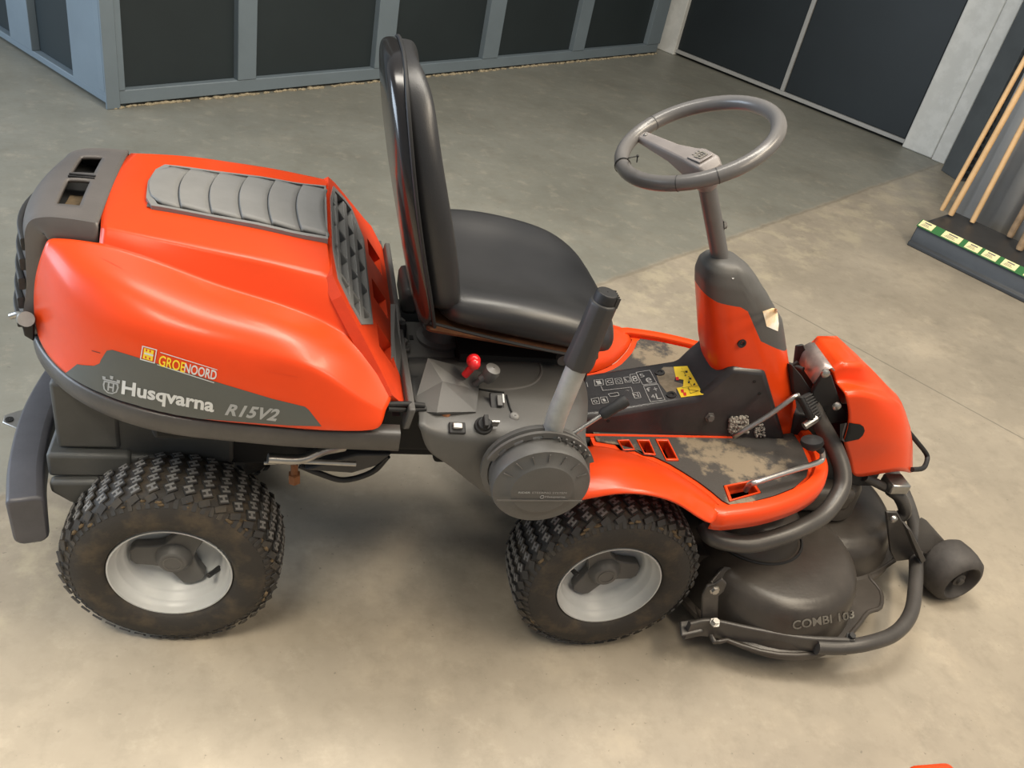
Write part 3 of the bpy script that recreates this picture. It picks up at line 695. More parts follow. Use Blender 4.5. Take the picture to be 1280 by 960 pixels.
for k in range(5):
    zc = .80 - k * .038; xc = -.272 - .006 * k
    bm = BM(); sweep(bm, catmull([Vector((xc + .028 - .026 * (1 - (q / 2) ** 2), q * .061, zc)) for q in (-2, -1, 0, 1, 2)], 3), rrect(.010, .022, .003)); obj('vent_rib', bm, 'dark', cap, smooth=True)
# latch at the rear near corner
bm = BM(); tube(bm, [U(14, 395, y=-.13), U(24, 393, y=-.135), U(36, 398, y=-.14)], .006, 8); rod(bm, U(30, 398, y=-.13), U(33, 399, y=-.165), .013, 16)
la = obj('latch', bm, 'steel', mower, smooth=True)
bm = BM(); prism(bm, [U(26, 402, y=-.14), U(42, 402, y=-.14), U(42, 427, y=-.14), U(30, 420, y=-.14)], (0, .01, 0)); obj('latch_plate', bm, 'black', mower, bevel=.002)

# rail under the hood
pl = [U(a, b, z=.578) for a, b in ((498, 566), (440, 564), (370, 561), (300, 555), (220, 546), (160, 532), (112, 512), (75, 487), (50, 457), (40, 430))]
pl = pl + [Vector((-.288, 0, .578))]
pin_ = []
for i, p in enumerate(pl):
    t = (pl[min(i + 1, len(pl) - 1)] - pl[max(i - 1, 0)]).normalized(); n_i = Vector((t.y, -t.x, 0)) * -1
    if n_i.dot(Vector((.1, 0, 0)) - p) < 0: n_i = -n_i
    pin_.append(Vector((p.x, p.y, .599)) + n_i * .018)
pl = pin_
pathr = pl + [mirror(p) for p in reversed(pl[:-1])]
bm = BM(); sweep(bm, catmull(pathr, 4), [(.016, .014), (.012, .018), (-.012, .018), (-.016, .014), (-.016, -.018), (-.012, -.022), (.012, -.022), (.016, -.018)])
obj('hood_rail', bm, 'tube', mower, smooth=True)
bm = BM(); prism(bm, [(.385, -.33, .60), (.385, .30, .60), (.392, .30, .645), (.392, -.33, .645)], (.012, 0, 0)); obj('bulkhead_strip', bm, 'grey', mower, bevel=.003)
bm = BM(); prism(bm, [U(466, 303, y=.34), U(476, 300, y=.34), U(481, 318, y=.34), U(474, 322, y=.34)], (0, -.03, 0)); obj('rail_bracket', bm, 'grey', mower, bevel=.002)
# sundry parts below the rail
bm = BM(); rod(bm, U(368, 577, y=-.25), U(368, 600, y=-.25), .007); rod(bm, U(368, 592, y=-.25), U(368, 602, y=-.25), .012, 6); obj('stud_bolt', bm, 'brown', mower)
bm = BM(); tube(bm, [U(335, 573, y=-.27), U(375, 574, y=-.26), U(405, 563, y=-.24), U(430, 558, y=-.22)], .010); tube(bm, [U(330, 578, y=-.26), U(380, 577, y=-.26), U(445, 580, y=-.26)], .005); obj('exhaust_bracket', bm, 'steel', mower, smooth=True)
bm = BM(); tube(bm, [U(375, 582, y=-.2), U(400, 592, y=-.2), U(430, 600, y=-.2), U(465, 590, y=-.2), U(485, 570, y=-.2)], .006); obj('cable', bm, 'black', mower, smooth=True)
bm = BM(); prism(bm, [U(445, 568, y=-.22), U(490, 568, y=-.22), U(470, 583, y=-.22), U(440, 592, y=-.22), U(380, 588, y=-.22)], (0, .05, 0)); obj('muffler_shield', bm, 'dark', mower, bevel=.004)
bm = BM(); tube(bm, [U(480, 505, y=-.33), U(510, 505, y=-.31), U(530, 507, y=-.30)], .005); tube(bm, [U(484, 511, y=-.33), U(512, 512, y=-.31), U(532, 511, y=-.30)], .005); obj('linkage_rod', bm, 'black', mower, smooth=True)
bm = BM(); tube(bm, [U(513, 470, y=-.18), U(511, 490, y=-.2), U(513, 512, y=-.22)], .019); obj('pivot_tube', bm, 'grey', mower, smooth=True)
bm = BM(); prism(bm, [U(488, 380, y=-.05), U(494, 380, y=-.05), U(500, 440, y=-.15), U(497, 520, y=-.30), U(490, 520, y=-.30)], (.004, 0, 0)); obj('edge_plate', bm, 'grey', mower)

# ---------------- seat base
zb = .615
bm = BM(); prism(bm, [U(488, 400, z=zb), U(567, 405, z=zb), U(569, 447, z=zb), U(492, 447, z=zb)], (0, 0, -.02)); base = obj('seat_plate', bm, 'grey', mower, bevel=.003)
bm = BM(); prism(bm, [U(490, 402, z=zb + .003), U(507, 405, z=zb + .003), U(512, 440, z=zb + .003), U(495, 441, z=zb + .003)], (0, 0, .006)); obj('seat_plate_cover', bm, 'grey', base, bevel=.002)
for p in ((499, 406), (502, 431)): bm = BM(); hexbolt(bm, U(*p, z=zb + .009), (0, 0, 1), .011, .012); obj('bolt', bm, 'steel', base)
bm = BM(); lathe(bm, [(.012, 0), (.012, .012), (.009, .03), (.001, .03)], axis(U(500, 419, z=zb + .009), (0, 0, 1)), 12); obj('rubber_stop', bm, 'black', base, smooth=True)
bm = BM(); box(bm, U(514, 422, z=zb + .001), (.008, .014, .002)); obj('plate_slot', bm, 'void', base)
pc = U(549, 424, z=zb); bm = BM(); lathe(bm, [(.001, .0), (.046, 0), (.048, .008), (.036, .012), (.030, .03), (.030, .08)], axis(pc, (0, 0, 1)), 28); obj('seat_mount', bm, 'grey', base, smooth=True)
bm = BM(); box(bm, (.47, .14, .66), (.05, .05, .10)); box(bm, (.43, .10, .64), (.04, .12, .06)); obj('seat_hinge', bm, 'grey', base, bevel=.012)
bm = BM(); box(bm, (.645, -.0, .575), (.27, .28, .13)); obj('seat_frame', bm, 'void', base)
bm = BM(); rod(bm, U(702, 446, y=-.16), U(702, 446, y=-.16) + Vector((0, -.014, 0)), .012, 14); obj('seat_bolt', bm, 'grey', base)

# ---------------- seat
bm = BM(); R_ = []
# backrest: rows by height, section goes round: back surface then front pad
def brow(z, xb, th, w, bol):
    row = []
    for k in range(9):     # front face from near to far, dished between bolsters
        s = -1 + 2 * k / 8; y = s * w; dish = bol * (1 - abs(s) ** 2.5)
        row.append(Vector((xb + th - dish, y, z)))
    return row
spec_b = [(.735, .412, .085, .195, .020), (.80, .395, .096, .204, .034), (.88, .373, .100, .206, .038), (.96, .353, .096, .200, .036), (1.03, .338, .088, .188, .030), (1.085, .328, .082, .168, .022), (1.125, .322, .076, .140, .014), (1.152, .320, .062, .102, .006), (1.166, .328, .038, .060, .0)]
ring = []
for (z, xb, th, w, bol) in spec_b:
    fr = brow(z, xb, th, w, bol); n = len(fr)
    bk = [Vector((xb + .006 + .012 * (s * s), s * w * .985, z)) for s in [1 - 2 * k / 6 for k in range(7)]]
    ring.append(fr + bk)
V = [[bm.verts.new(p) for p in r] for r in ring]
for A, B in zip(V, V[1:]):
    n = len(A)
    for k in range(n): bm.faces.new([A[k], A[(k + 1) % n], B[(k + 1) % n], B[k]])
bm.faces.new(V[0]); bm.faces.new(list(reversed(V[-1])))
# cushion
seat_p = []
cs = []
# cushion rings along x: section in y-z
spec_c = [(.43, .200, .735, .795, .0), (.50, .215, .728, .806, .030), (.58, .222, .716, .804, .034), (.66, .222, .702, .793, .032), (.73, .222, .692, .776, .024), (.785, .208, .682, .748, .010), (.812, .165, .684, .724, .0)]
bmc = BM(); ring = []
for (x, w, zb0, zt, bol) in spec_c:
    top = []
    for k in range(9):
        s = -1 + 2 * k / 8; q_ = max(0, min(1, (abs(s) - .40) / .50)); dish = bol * (1 - q_ * q_ * (3 - 2 * q_)); top.append(Vector((x + (.012 * (1 - s * s)), s * w, zt - dish - (.012 if abs(s) == 1 else 0))))
    bot = [Vector((x, s * w * .98, zb0)) for s in (1, .5, 0, -.5, -1)]
    ring.append(top + bot)
V = [[bmc.verts.new(p) for p in r] for r in ring]
for A, B in zip(V, V[1:]):
    n = len(A)
    for k in range(n): bmc.faces.new([A[k], A[(k + 1) % n], B[(k + 1) % n], B[k]])
bmc.faces.new(V[0]); bmc.faces.new(list(reversed(V[-1])))
seat = obj('seat', bmc, 'vinyl', mower, sub=2, label='black vinyl seat cushion with raised side bolsters')
obj('backrest', bm, 'vinyl', seat, sub=2)
# shell behind the backrest
bm = BM(); R_ = []
for (z, xb, th, w, bol) in [(.70, .425, 0, .16, 0)] + spec_b:
    w2_ = w * 1.03; rim = (.024 if z < 1.16 else .018) if z > .72 else .02
    zz = z
    R_.append([Vector((xb + rim, -w2_, zz)), Vector((xb + .012, -w2_ * .985, zz)), Vector((xb - .002, -w2_ * .90, zz)), Vector((xb - .006, -w2_ * .45, zz)), Vector((xb - .007, 0, zz)), Vector((xb - .006, w2_ * .45, zz)), Vector((xb - .002, w2_ * .90, zz)), Vector((xb + .012, w2_ * .985, zz)), Vector((xb + rim, w2_, zz))])
R_.append([Vector((.348, p.y * .35, 1.168)) for p in R_[-1]])
grid(bm, R_); obj('seat_shell', bm, 'shell', seat, sub=2, solid=.004)
bm = BM(); pp = [Vector((xb + .027, -w * 1.025, z)) for z, xb, th, w, b in spec_b[:-2]]; pp += [Vector((.347, -.104, 1.152)), Vector((.346, -.05, 1.168)), Vector((.346, 0, 1.170)), Vector((.346, .05, 1.168)), Vector((.347, .104, 1.152))] + [mirror(p) for p in reversed(pp)]
tube(bm, pp, .0035, 6, 4); pp = [Vector((x, -w * .985, zb0 + .008)) for x, w, zb0, zt, b in spec_c[:-2]]; tube(bm, pp, .003, 6, 4); tube(bm, [mirror(p) for p in pp], .003, 6, 4)
obj('piping', bm, 'black', seat, smooth=True)
bm = BM(); box(bm, (.60, 0, .703), (.35, .385, .016), rot=Matrix.Rotation(.13, 3, 'Y')); obj('underside_reflection', bm, 'brown', seat, bevel=.008)  # brown slab carries the orange reflection below the cushion as its own colour

# ---------------- side console
rA = P_([(492, 447, -.13), (545, 449, -.13), (610, 448, -.13), (680, 447, -.13), (728, 458, -.13)])
rB = P_([(512, 480, -.22), (560, 486, -.22), (620, 488, -.22), (684, 488, -.22), (738, 502, -.22)])
rC = P_([(526, 517, -.315), (560, 522, -.32), (610, 524, -.325), (660, 530, -.33), (730, 545, -.325)])
rD = P_([(524, 530, -.345), (560, 549, -.352), (612, 549, -.355), (655, 550, -.355), (735, 560, -.345)])
rE = P_([(532, 566, -.35), (562, 578, -.352), (604, 574, -.355), (650, 585, -.355), (738, 590, -.345)])
rF = P_([(556, 576, -.345), (580, 597, -.345), (608, 618, -.345), (640, 640, -.345), (738, 625, -.34)])
bm = BM(); V = grid(bm, [rA, rB, rC, rD, rE, rF]); cl = bm.edges.layers.float.new('crease_edge')
for k in range(4):
    e = bm.edges.get((V[3][k], V[3][k + 1])); e[cl] = .5
    e = bm.edges.get((V[0][k], V[0][k + 1])); e[cl] = .9
con = obj('side_console', bm, 'grey', mower, sub=2, solid=.006)
bm = BM(); prism(bm, [U(492, 449, y=-.13), U(640, 452, y=-.13), U(640, 510, y=-.13), U(540, 520, y=-.13)], (0, .01, 0)); obj('console_inner', bm, 'dark', con)
# raised hump at the rear of the console
hp = dict(a=U(534, 453, y=-.20), b=U(552, 482, y=-.24), c=U(586, 490, y=-.24), d=U(594, 520, y=-.30), e=U(545, 521, y=-.315), f=U(520, 500, y=-.26), g=U(600, 470, y=-.19), h=U(522, 520, y=-.30))
bm = BM(); v = {k: bm.verts.new(p + Vector((0, 0, .010))) for k, p in hp.items()}
for fc in ('abf', 'bef', 'bcde', 'acb', 'agc', 'gdc', 'feh'): bm.faces.new([v[c] for c in fc])
obj('console_hump', bm, 'grey', con, solid=.006)
CS = Surf([con])
def on(px, py, off=.0): return CS.at(px, py, off)
cn = Vector((0, -.45, .9)).normalized()
def ctrl_box(name, px, py, w, h, t, m, parent):
    P = on(px, py); bm = BM(); mt = axis(P, cn); box(bm, (0, 0, t / 2), (w, h, t), mt=mt); return obj(name, bm, m, parent, bevel=.002)
s = ctrl_box('rocker_switch', 620, 503, .026, .034, .008, 'black', con); bm = BM(); box(bm, (.003, .0, .010), (.010, .022, .006), mt=axis(on(621, 504), cn)); obj('switch_key', bm, 'grey', con, bevel=.001)
bm = BM(); box(bm, (.008, .002, .0138), (.003, .018, .001), mt=axis(on(622, 503), cn)); obj('switch_mark', bm, 'white', con)
ctrl_box('indicator_lamp', 571, 536, .030, .022, .006, 'black', con); bm = BM(); box(bm, (0, 0, .009), (.018, .012, .006), mt=axis(on(571, 535), cn)); obj('lamp_lens', bm, 'steel', con, bevel=.002)
mt = axis(on(604, 533), cn); bm = BM(); lathe(bm, [(.017, 0), (.017, .006), (.013, .008), (.012, .014), (.001, .014)], mt, 24); box(bm, (0, 0, .020), (.008, .022, .016), mt=mt); obj('ignition_switch', bm, 'black', con, bevel=.001)
bm = BM(); box(bm, (.0, .0, .016), (.014, .003, .02), mt=axis(on(616, 534), cn)); obj('ignition_key', bm, 'steel', con)
for p, mm in (((557, 517), 'brown'), ((643, 521), 'knobgrey')):
    bm = BM(); lathe(bm, [(.009, 0), (.009, .003), (.005, .005), (.001, .004)], axis(on(*p), cn), 16); obj('screw', bm, mm, con, smooth=True)
bm = BM(); tube(bm, [on(633, 495, .002), on(637, 510, .002), on(641, 519, .002)], .0018, 6); tube(bm, [on(596, 487, .002), on(630, 492, .002)], .0018, 6); obj('console_groove', bm, 'void', con)
bm = BM(); tube(bm, [on(600, 487, .0), on(640, 486, .0), on(665, 480, .0), on(676, 468, .0), on(676, 456, .0)], .003, 6); obj('console_ridge', bm, 'knobgrey', con, smooth=True)
# small levers
a = on(578, 472, 0); b = U(591, 458, y=-.225); bm = BM(); ball(bm, U(592, 451, y=-.225), .0135, (1, 1, 1)); ball(bm, U(593, 455, y=-.235), .0115); rod(bm, U(581, 469, y=-.222), b, .0075); kn = obj('throttle_lever', bm, 'knobred', con, smooth=True, label='red ball knob lever')
bm = BM(); rod(bm, a - Vector((0, 0, .01)), U(582, 468, y=-.222), .006); obj('lever_shaft', bm, 'rod', con)
bm = BM(); box(bm, on(577, 475, .004), (.02, .014, .012)); obj('lever_clamp', bm, 'steel', con, bevel=.003)
kp = U(613, 467, y=-.235); bm = BM(); mt = axis(kp, (.2, -.2, 1)); lathe(bm, [(.001, -.018), (.010, -.018), (.014, -.008), (.016, .006), (.014, .014), (.001, .017)], mt, 20); rod(bm, U(600, 474, y=-.235), kp, .008); obj('choke_lever', bm, 'knobgrey', con, smooth=True)
bm = BM(); rod(bm, on(586, 486, -.004), U(602, 474, y=-.235), .0055); obj('lever_shaft', bm, 'knobgrey', con)

# round cover of the lifting lever
dc = U(678, 606, y=-.43); R = .094
dc = U(677, 609, y=-.43); A = Matrix.Translation(dc) @ Matrix.Rotation(PI / 2, 4, 'X') @ Matrix.Diagonal((.97, .90, 1, 1))     # local z -> -Y, local y -> +Z
bm = BM(); lathe(bm, [(R * .93, -.075), (R * .99, -.03), (R, -.006), (R * .97, .0), (R * .66, .005), (R * .64, .008), (R * .62, .0085), (.001, .0085)], A, 56)
for v in bm.verts:      # the housing is slightly wider than tall with a flattened foot
    p = v.co - dc; v.co.x = dc.x + p.x * 1.0
disc = obj('lever_housing', bm, 'grey', mower, smooth=True)
bm = BM(); box(bm, (0, -.026, .0098), (R * 1.75, .003, .002), mt=A); obj('housing_ridge', bm, 'knobgrey', disc)
for k in range(7):
    a = math.radians(28 + k * 21); mt = A @ Matrix.Rotation(a, 4, 'Z') @ Matrix.Translation((R * .83, 0, .004)); bm = BM(); box(bm, (0, 0, 0), (R * .2, .0016, .002), mt=mt); obj('housing_tick', bm, 'knobgrey', disc)
text_obj('housing_text', 'RIDER', lambda u, v: A @ Vector((lerp(-.045, -.022, u), lerp(-.008, -.003, v), .0092)), 'greytext', disc, bold=.03)
text_obj('housing_text', 'STEERING SYSTEM', lambda u, v: A @ Vector((lerp(-.019, .047, u), lerp(-.008, -.003, v), .0092)), 'pale', disc)
text_obj('housing_text', 'Husqvarna', lambda u, v: A @ Vector((lerp(.008, .047, u), lerp(-.020, -.0135, v), .0092)), 'pale', disc, bold=.02)
bm = BM(); lathe(bm, [(.0042, .009), (.0042, .0098), (.003, .0098), (.003, .009)], A @ Matrix.Translation((.002, -.0165, 0)), 14); obj('housing_emblem', bm, 'pale', disc)
# notched quadrant above the housing
bm = BM(); n = 26; pin = []; pout = []
for k in range(n + 1):
    a = math.radians(20 + 140 * k / n); ro = R * 1.16; ri = R * (1.02 if (k % 4) in (0, 1) else 1.08)
    pout.append((ro, a)); pin.append((ri, a))
for k in range(n):
    q = []
    for (r_a, aa) in (pin[k], pout[k], pout[k + 1], (pin[k][0], pin[k + 1][1])): q.append(A @ Vector((r_a * math.cos(aa), r_a * math.sin(aa), -.032)))
    prism(bm, q, Vector((0, .006, 0)))
obj('notched_quadrant', bm, 'knobgrey', disc)
bm = BM(); lathe(bm, [(R * 1.02, -.07), (R * 1.12, -.06), (R * 1.12, -.050), (R * 1.0, -.045)], A, 48); obj('housing_collar', bm, 'grey', disc, smooth=True)
bm = BM()
for k in range(6):
    a = math.radians(30 + k * 9); tube(bm, [A @ Vector((R * 1.0 * math.cos(a), R * 1.0 * math.sin(a), -.03)), A @ Vector((R * 1.13 * math.cos(a + .1), R * 1.13 * math.sin(a + .1), -.025))], .0018, 6)
obj('spring', bm, 'knobgrey', disc, smooth=True)
# lifting lever
yl = -.375
lb, l1, l2, lt = U(686, 556, y=yl), U(696, 520, y=yl), U(722, 456, y=yl), U(757, 372, y=yl)
bm = BM(); tube(bm, [lb, l1, lerp(l1, l2, .5), l2], .0185, 18); lev = obj('lift_lever', bm, 'lever', mower, smooth=True)
ax = (lt - l2).normalized(); gl = (lt - l2).length; mt = axis(l2, ax); bm = BM()
lathe(bm, [(.018, -.004), (.026, .0), (.027, .01), (.025, gl * .3), (.0235, gl * .6), (.024, gl * .92), (.022, gl * .95), (.001, gl * .95)], mt, 10); grip = obj('lever_grip', bm, 'dark', lev, bevel=.002, angle=25)
for k in range(7):
    bm = BM(); ball(bm, mt @ Vector((.0205, .004, .02 + k * gl * .12)), .0065, (1, 1, 1.2), 10); obj('grip_ridge', bm, 'dark', lev, smooth=True)
bm = BM(); lathe(bm, [(.019, gl * .94), (.019, gl * 1.05), (.017, gl * 1.08), (.001, gl * 1.08)], mt, 16); bt = obj('release_button', bm, 'black', lev, bevel=.001)
bm = BM()
for k in range(-2, 3): box(bm, (k * .0065, -.017, gl * 1.0), (.002, .006, .018), mt=mt)
obj('button_rib', bm, 'dark', lev)
# thin second lever with black grip
bm = BM(); tube(bm, [U(700, 556, y=-.37), U(712, 545, y=-.37), U(735, 530, y=-.365), U(752, 519, y=-.36)], .004, 8); le2 = obj('adjust_lever', bm, 'steel', mower, smooth=True)
a, b = U(751, 520, y=-.36), U(783, 500, y=-.35); mt = axis(a, b - a); gl = (b - a).length; bm = BM(); lathe(bm, [(.001, 0), (.008, 0), (.0115, .006), (.0105, gl * .6), (.0125, gl * .85), (.011, gl), (.001, gl * 1.05)], mt, 14); obj('adjust_grip', bm, 'black', le2, smooth=True)

# ---------------- platform, fenders, tunnel
zp = .41
# near/far arch fender
in_ = [(742, 556), (766, 560), (790, 566), (814, 575), (835, 585), (853, 596), (870, 607), (886, 619), (900, 631)]
f_in = [U(a, b, z=zp + .002) for a, b in in_]
f_cr = [U(a, b, y=y) for a, b, y in ((742, 566, -.235), (764, 567, -.245), (788, 572, -.255), (812, 581, -.268), (833, 592, -.285), (852, 603, -.305), (869, 615, -.325), (884, 628, -.34), (898, 640, -.355))]
f_md = [U(a, b, y=y) for a, b, y in ((741, 588, -.315), (763, 588, -.32), (786, 590, -.322), (808, 597, -.327), (829, 606, -.335), (847, 618, -.345), (864, 631, -.352), (879, 642, -.360), (894, 650, -.368))]
f_lo = [U(a, b, y=y) for a, b, y in ((740, 622, -.365), (762, 617, -.367), (784, 615, -.368), (806, 616, -.37), (826, 620, -.37), (845, 626, -.37), (861, 636, -.371), (877, 648, -.372), (891, 657, -.373))]
def ext(r, dx=-.10, n=2): return [Vector((r[0].x + dx * k / n, r[0].y, r[0].z - .012 * k)) for k in range(n, 0, -1)] + r
def fender(sg):
    rr = [ext(r) for r in (f_in, f_cr, f_md, f_lo)]
    bm = BM(); V = grid(bm, [[p if sg < 0 else mirror(p) for p in r] for r in rr]); cl = bm.edges.layers.float.new('crease_edge')
    for k in range(len(V[0]) - 1): bm.edges.get((V[0][k], V[0][k + 1]))[cl] = 1; bm.edges.get((V[3][k], V[3][k + 1]))[cl] = 1
    return obj('fender', bm, 'red', mower, sub=2, solid=.005)
fender(-1); fender(1)
# platform shell: red plate with rim, slots cut through
fx = [(p.x, p.y) for p in f_in]
edge = [(1.062, -.356), (1.08, -.356), (1.15, -.345), (1.22, -.325), (1.29, -.295), (1.35, -.255), (1.39, -.205), (1.41, -.15), (1.415, -.08)]
near = fx + edge
slots_px = [[(772.5, 553), (785, 552.5), (791, 563), (779, 563.5)], [(797, 553), (810, 553), (817, 569), (805, 568)], [(821, 553), (834, 553), (845, 575), (832, 575)]]
slots = [[(lambda q: (q.x, q.y))(U(a, b, z=zp)) for a, b in s_] for s_ in slots_px]
big = [(lambda q: (q.x, q.y))(U(a, b, z=zp)) for a, b in ((908, 610), (938, 604), (946, 617), (914, 626))]
def shrink(l, k): cx = sum(p[0] for p in l) / len(l); cy = sum(p[1] for p in l) / len(l); return [(cx + (p[0] - cx) * k, cy + (p[1] - cy) * k) for p in l]
for sg in (1, -1):
    SL = slots + [big] if sg > 0 else []
    lo = [(x, y * sg) for x, y in near] + [(1.415, 0), (near[0][0], 0)]
    lo = [near[0]] and [(x, y * sg) for x, y in near] + [(1.415, -.001 * sg), (near[0][0], -.001 * sg)]
    bm = BM(); plate(bm, [lo] + [[(x, y * sg) for x, y in h] for h in SL], lambda u, v: Vector((u, v, zp)), Vector((0, 0, -.012)))
    pf_ = obj('foot_platform', bm, 'red', mower)
    # outer rim wall rounding down
    rim_ = [(1.045, -.352)] + edge + [(1.415, 0)]
    path = catmull([Vector((x, y * sg, 0)) for x, y in rim_], 4); bm = BM(); R_ = []
    n = len(path)
    for off, z in ((-.030, zp + .001), (-.026, zp + .013), (-.006, zp + .016), (.004, zp + .008), (.007, zp - .010), (.006, zp - .028)):
        row = []
        for i, p in enumerate(path):
            t = (path[min(i + 1, n - 1)] - path[max(i - 1, 0)]).normalized(); nn = Vector((t.y, -t.x, 0)) * sg
            if i == n - 1: nn = Vector((1, 0, 0))
            row.append(Vector((p.x, p.y, z)) + nn * off)
        R_.append(row)
    grid(bm, R_); obj('platform_rim', bm, 'red', pf_, smooth=True, solid=.003)
    for h in SL:
        bm = BM(); a = [(x, y * sg) for x, y in shrink(h, 1.22)]; b = [(x, y * sg) for x, y in h]
        plate(bm, [a, b], lambda u, v: Vector((u, v, zp + .006)), Vector((0, 0, -.03))); obj('slot_rim', bm, 'red', pf_, bevel=.0015)
    # anti-slip mat
    mi = [(x + .010, y + .012) for x, y in fx] + [(1.10, -.318), (1.15, -.310), (1.22, -.288), (1.28, -.262), (1.33, -.225), (1.36, -.18), (1.372, -.12), (1.372, -.075)]
    lo = [(x, y * sg) for x, y in mi] + [(1.372, -.03 * sg), (mi[0][0], -.03 * sg)]
    bm = BM(); plate(bm, [lo] + [[(x, y * sg) for x, y in shrink(h, 1.27)] for h in SL], lambda u, v: Vector((u, v, zp + .0035)), Vector((0, 0, -.003))); obj('anti_slip_mat', bm, 'mat', pf_)
bm = BM(); plate(bm, [[(.84, -.09), (.90, -.12), (1.02, -.19), (1.10, -.30), (1.36, -.2), (1.36, .2), (1.10, .30), (1.02, .19), (.90, .12), (.84, .09)]], lambda u, v: Vector((u, v, zp - .05)), Vector((0, 0, -.006))); obj('platform_underside', bm, 'void', mower)
bm = BM(); tube(bm, [(.80, -.10, .412), (.86, -.098, .412), (1.2, -.092, .412)], .004, 6); obj('platform_seam', bm, 'red', mower)
# tunnel
side = [(.80, .40), (1.35, .40), (1.225, .595), (1.14, .598), (1.105, .545), (1.085, .512), (.86, .455), (.80, .447)]
bm = BM(); hwT = .078
prism(bm, [Vector((x, -hwT, z)) for x, z in side], (0, 2 * hwT, 0))
for v in bm.verts:
    if v.co.z < .42: v.co.y *= 1.18
tun = obj('transmission_tunnel', bm, 'tunnel', mower, bevel=.012, seg=3)
TS = Surf([tun])
# printed diagrams on the tunnel top
tm = Matrix((Vector((1, 0, .245)).normalized(), Vector((0, 1, 0)), Vector((-.245, 0, 1)).normalized())).transposed().to_4x4()
def tl(pts, w, name, m='pale', closed=False, off=.0012):
    P = [TS.at(a, b, off) for a, b in pts]; bm = BM()
    if closed: P.append(P[0])
    for a, b in zip(P, P[1:]):
        d = (b - a); 
        if d.length < 1e-4: continue
        d.normalize(); s = Vector((0, -.1, 1)).cross(d).normalized() * w; bm.faces.new([bm.verts.new(q) for q in (a - s, b - s, b + s, a + s)])
    return obj(name, bm, m, tun)
def pq(x, y): return (720 + x / 6.4, 380 + y / 6.4)
boxes = [[(145, 612), (215, 605), (220, 650), (152, 658)], [(235, 605), (290, 598), (300, 645), (245, 652)], [(310, 600), (360, 595), (375, 640), (322, 643)], [(380, 590), (425, 585), (440, 625), (395, 632)], [(430, 568), (485, 560), (510, 630), (455, 638)],
         [(480, 550), (590, 532), (645, 632), (535, 650)], [(540, 662), (655, 645), (712, 770), (595, 785)], [(120, 762), (180, 752), (190, 800), (135, 805)], [(195, 750), (245, 745), (260, 790), (210, 797)], [(258, 722), (335, 710), (345, 735), (275, 745)], [(450, 715), (505, 708), (520, 750), (470, 758)]]
for b_ in boxes: tl([pq(*p) for p in b_], .0007, 'diagram_box', closed=True)
for l_ in ([(200, 660), (215, 695), (440, 668), (455, 710)], [(85, 628), (95, 668)], [(540, 655), (655, 640)]): tl([pq(*p) for p in l_], .0007, 'diagram_line')
glyphs = [('1', 165, 615, 200, 648), ('G', 250, 610, 285, 640), ('O', 325, 605, 358, 635), ('L', 395, 596, 425, 622), ('8', 450, 575, 490, 625), ('5', 510, 560, 545, 590), ('e', 560, 590, 605, 635), ('N', 460, 715, 500, 750), ('0', 140, 768, 170, 795), ('I', 215, 758, 235, 785), ('f', 560, 670, 600, 705), ('+', 620, 665, 650, 700), ('L', 640, 715, 680, 765), ('4', 600, 725, 630, 760), ('T', 400, 690, 430, 700)]
for ch, x0, y0, x1, y1 in glyphs:
    q = [pq(x0 + 8, y1), pq(x1 + 8, y1 - 5), pq(x1 - 8, y0), pq(x0 - 8, y0 + 5)]
    text_obj('diagram_mark', ch, TS.q(q, .0012), 'pale', tun)
TS.poly('dust_patch', [pq(*p) for p in ((640, 560), (700, 505), (775, 505), (800, 560), (785, 620), (850, 640), (860, 665), (800, 680), (805, 740), (780, 795), (720, 700), (670, 640))], 'mudgrey', tun, off=.0006)
sk = [(780, 505), (893, 498), (1022, 725), (840, 750), (805, 675), (855, 665), (862, 610), (800, 600)]
TS.poly('warning_sticker', [pq(*p) for p in sk], 'yellow', tun, off=.0014)
for l_ in ([(845, 675), (985, 655)], [(838, 545), (900, 535)], [(905, 690), (985, 695), (915, 720), (900, 672)], [(845, 512), (930, 660)]): tl([pq(*p) for p in l_], .0006, 'sticker_line', 'ink', off=.0018)
for x, y in ((870, 520), (885, 545), (900, 590), (915, 600), (930, 630), (945, 645), (880, 580), (905, 630)): TS.poly('sticker_mark', [pq(x - 9, y - 6), pq(x + 9, y - 9), pq(x + 14, y + 7), pq(x - 6, y + 9)], 'ink', tun, off=.0019)
for x, y in ((850, 700), (870, 725), (810, 600)): TS.poly('sticker_mark', [pq(x - 14, y - 10), pq(x + 10, y - 14), pq(x + 14, y + 14), pq(x - 8, y + 14)], 'warnred', tun, off=.0019)
for p in ((670, 552), (762, 730)):
    q = TS.at(*pq(*p), 0); bm = BM(); lathe(bm, [(.012, .0), (.0115, .003), (.006, .0035), (.005, .001), (.001, .001)], axis(q, (-.24, 0, 1)), 18); obj('recessed_screw', bm, 'black', tun, smooth=True)
bm = BM(); hexbolt(bm, TS.at(887, 521, 0), (0, -1, .1), .008, .010); obj('side_bolt', bm, 'knobgrey', tun)
for p in ((943, 477), (949, 492), (760, 526)): bm = BM(); lathe(bm, [(.004, 0), (.004, .001), (.001, .001)], axis(TS.at(*p, .0), (0, -1, .1)), 10); obj('pin_hole', bm, 'void', tun)
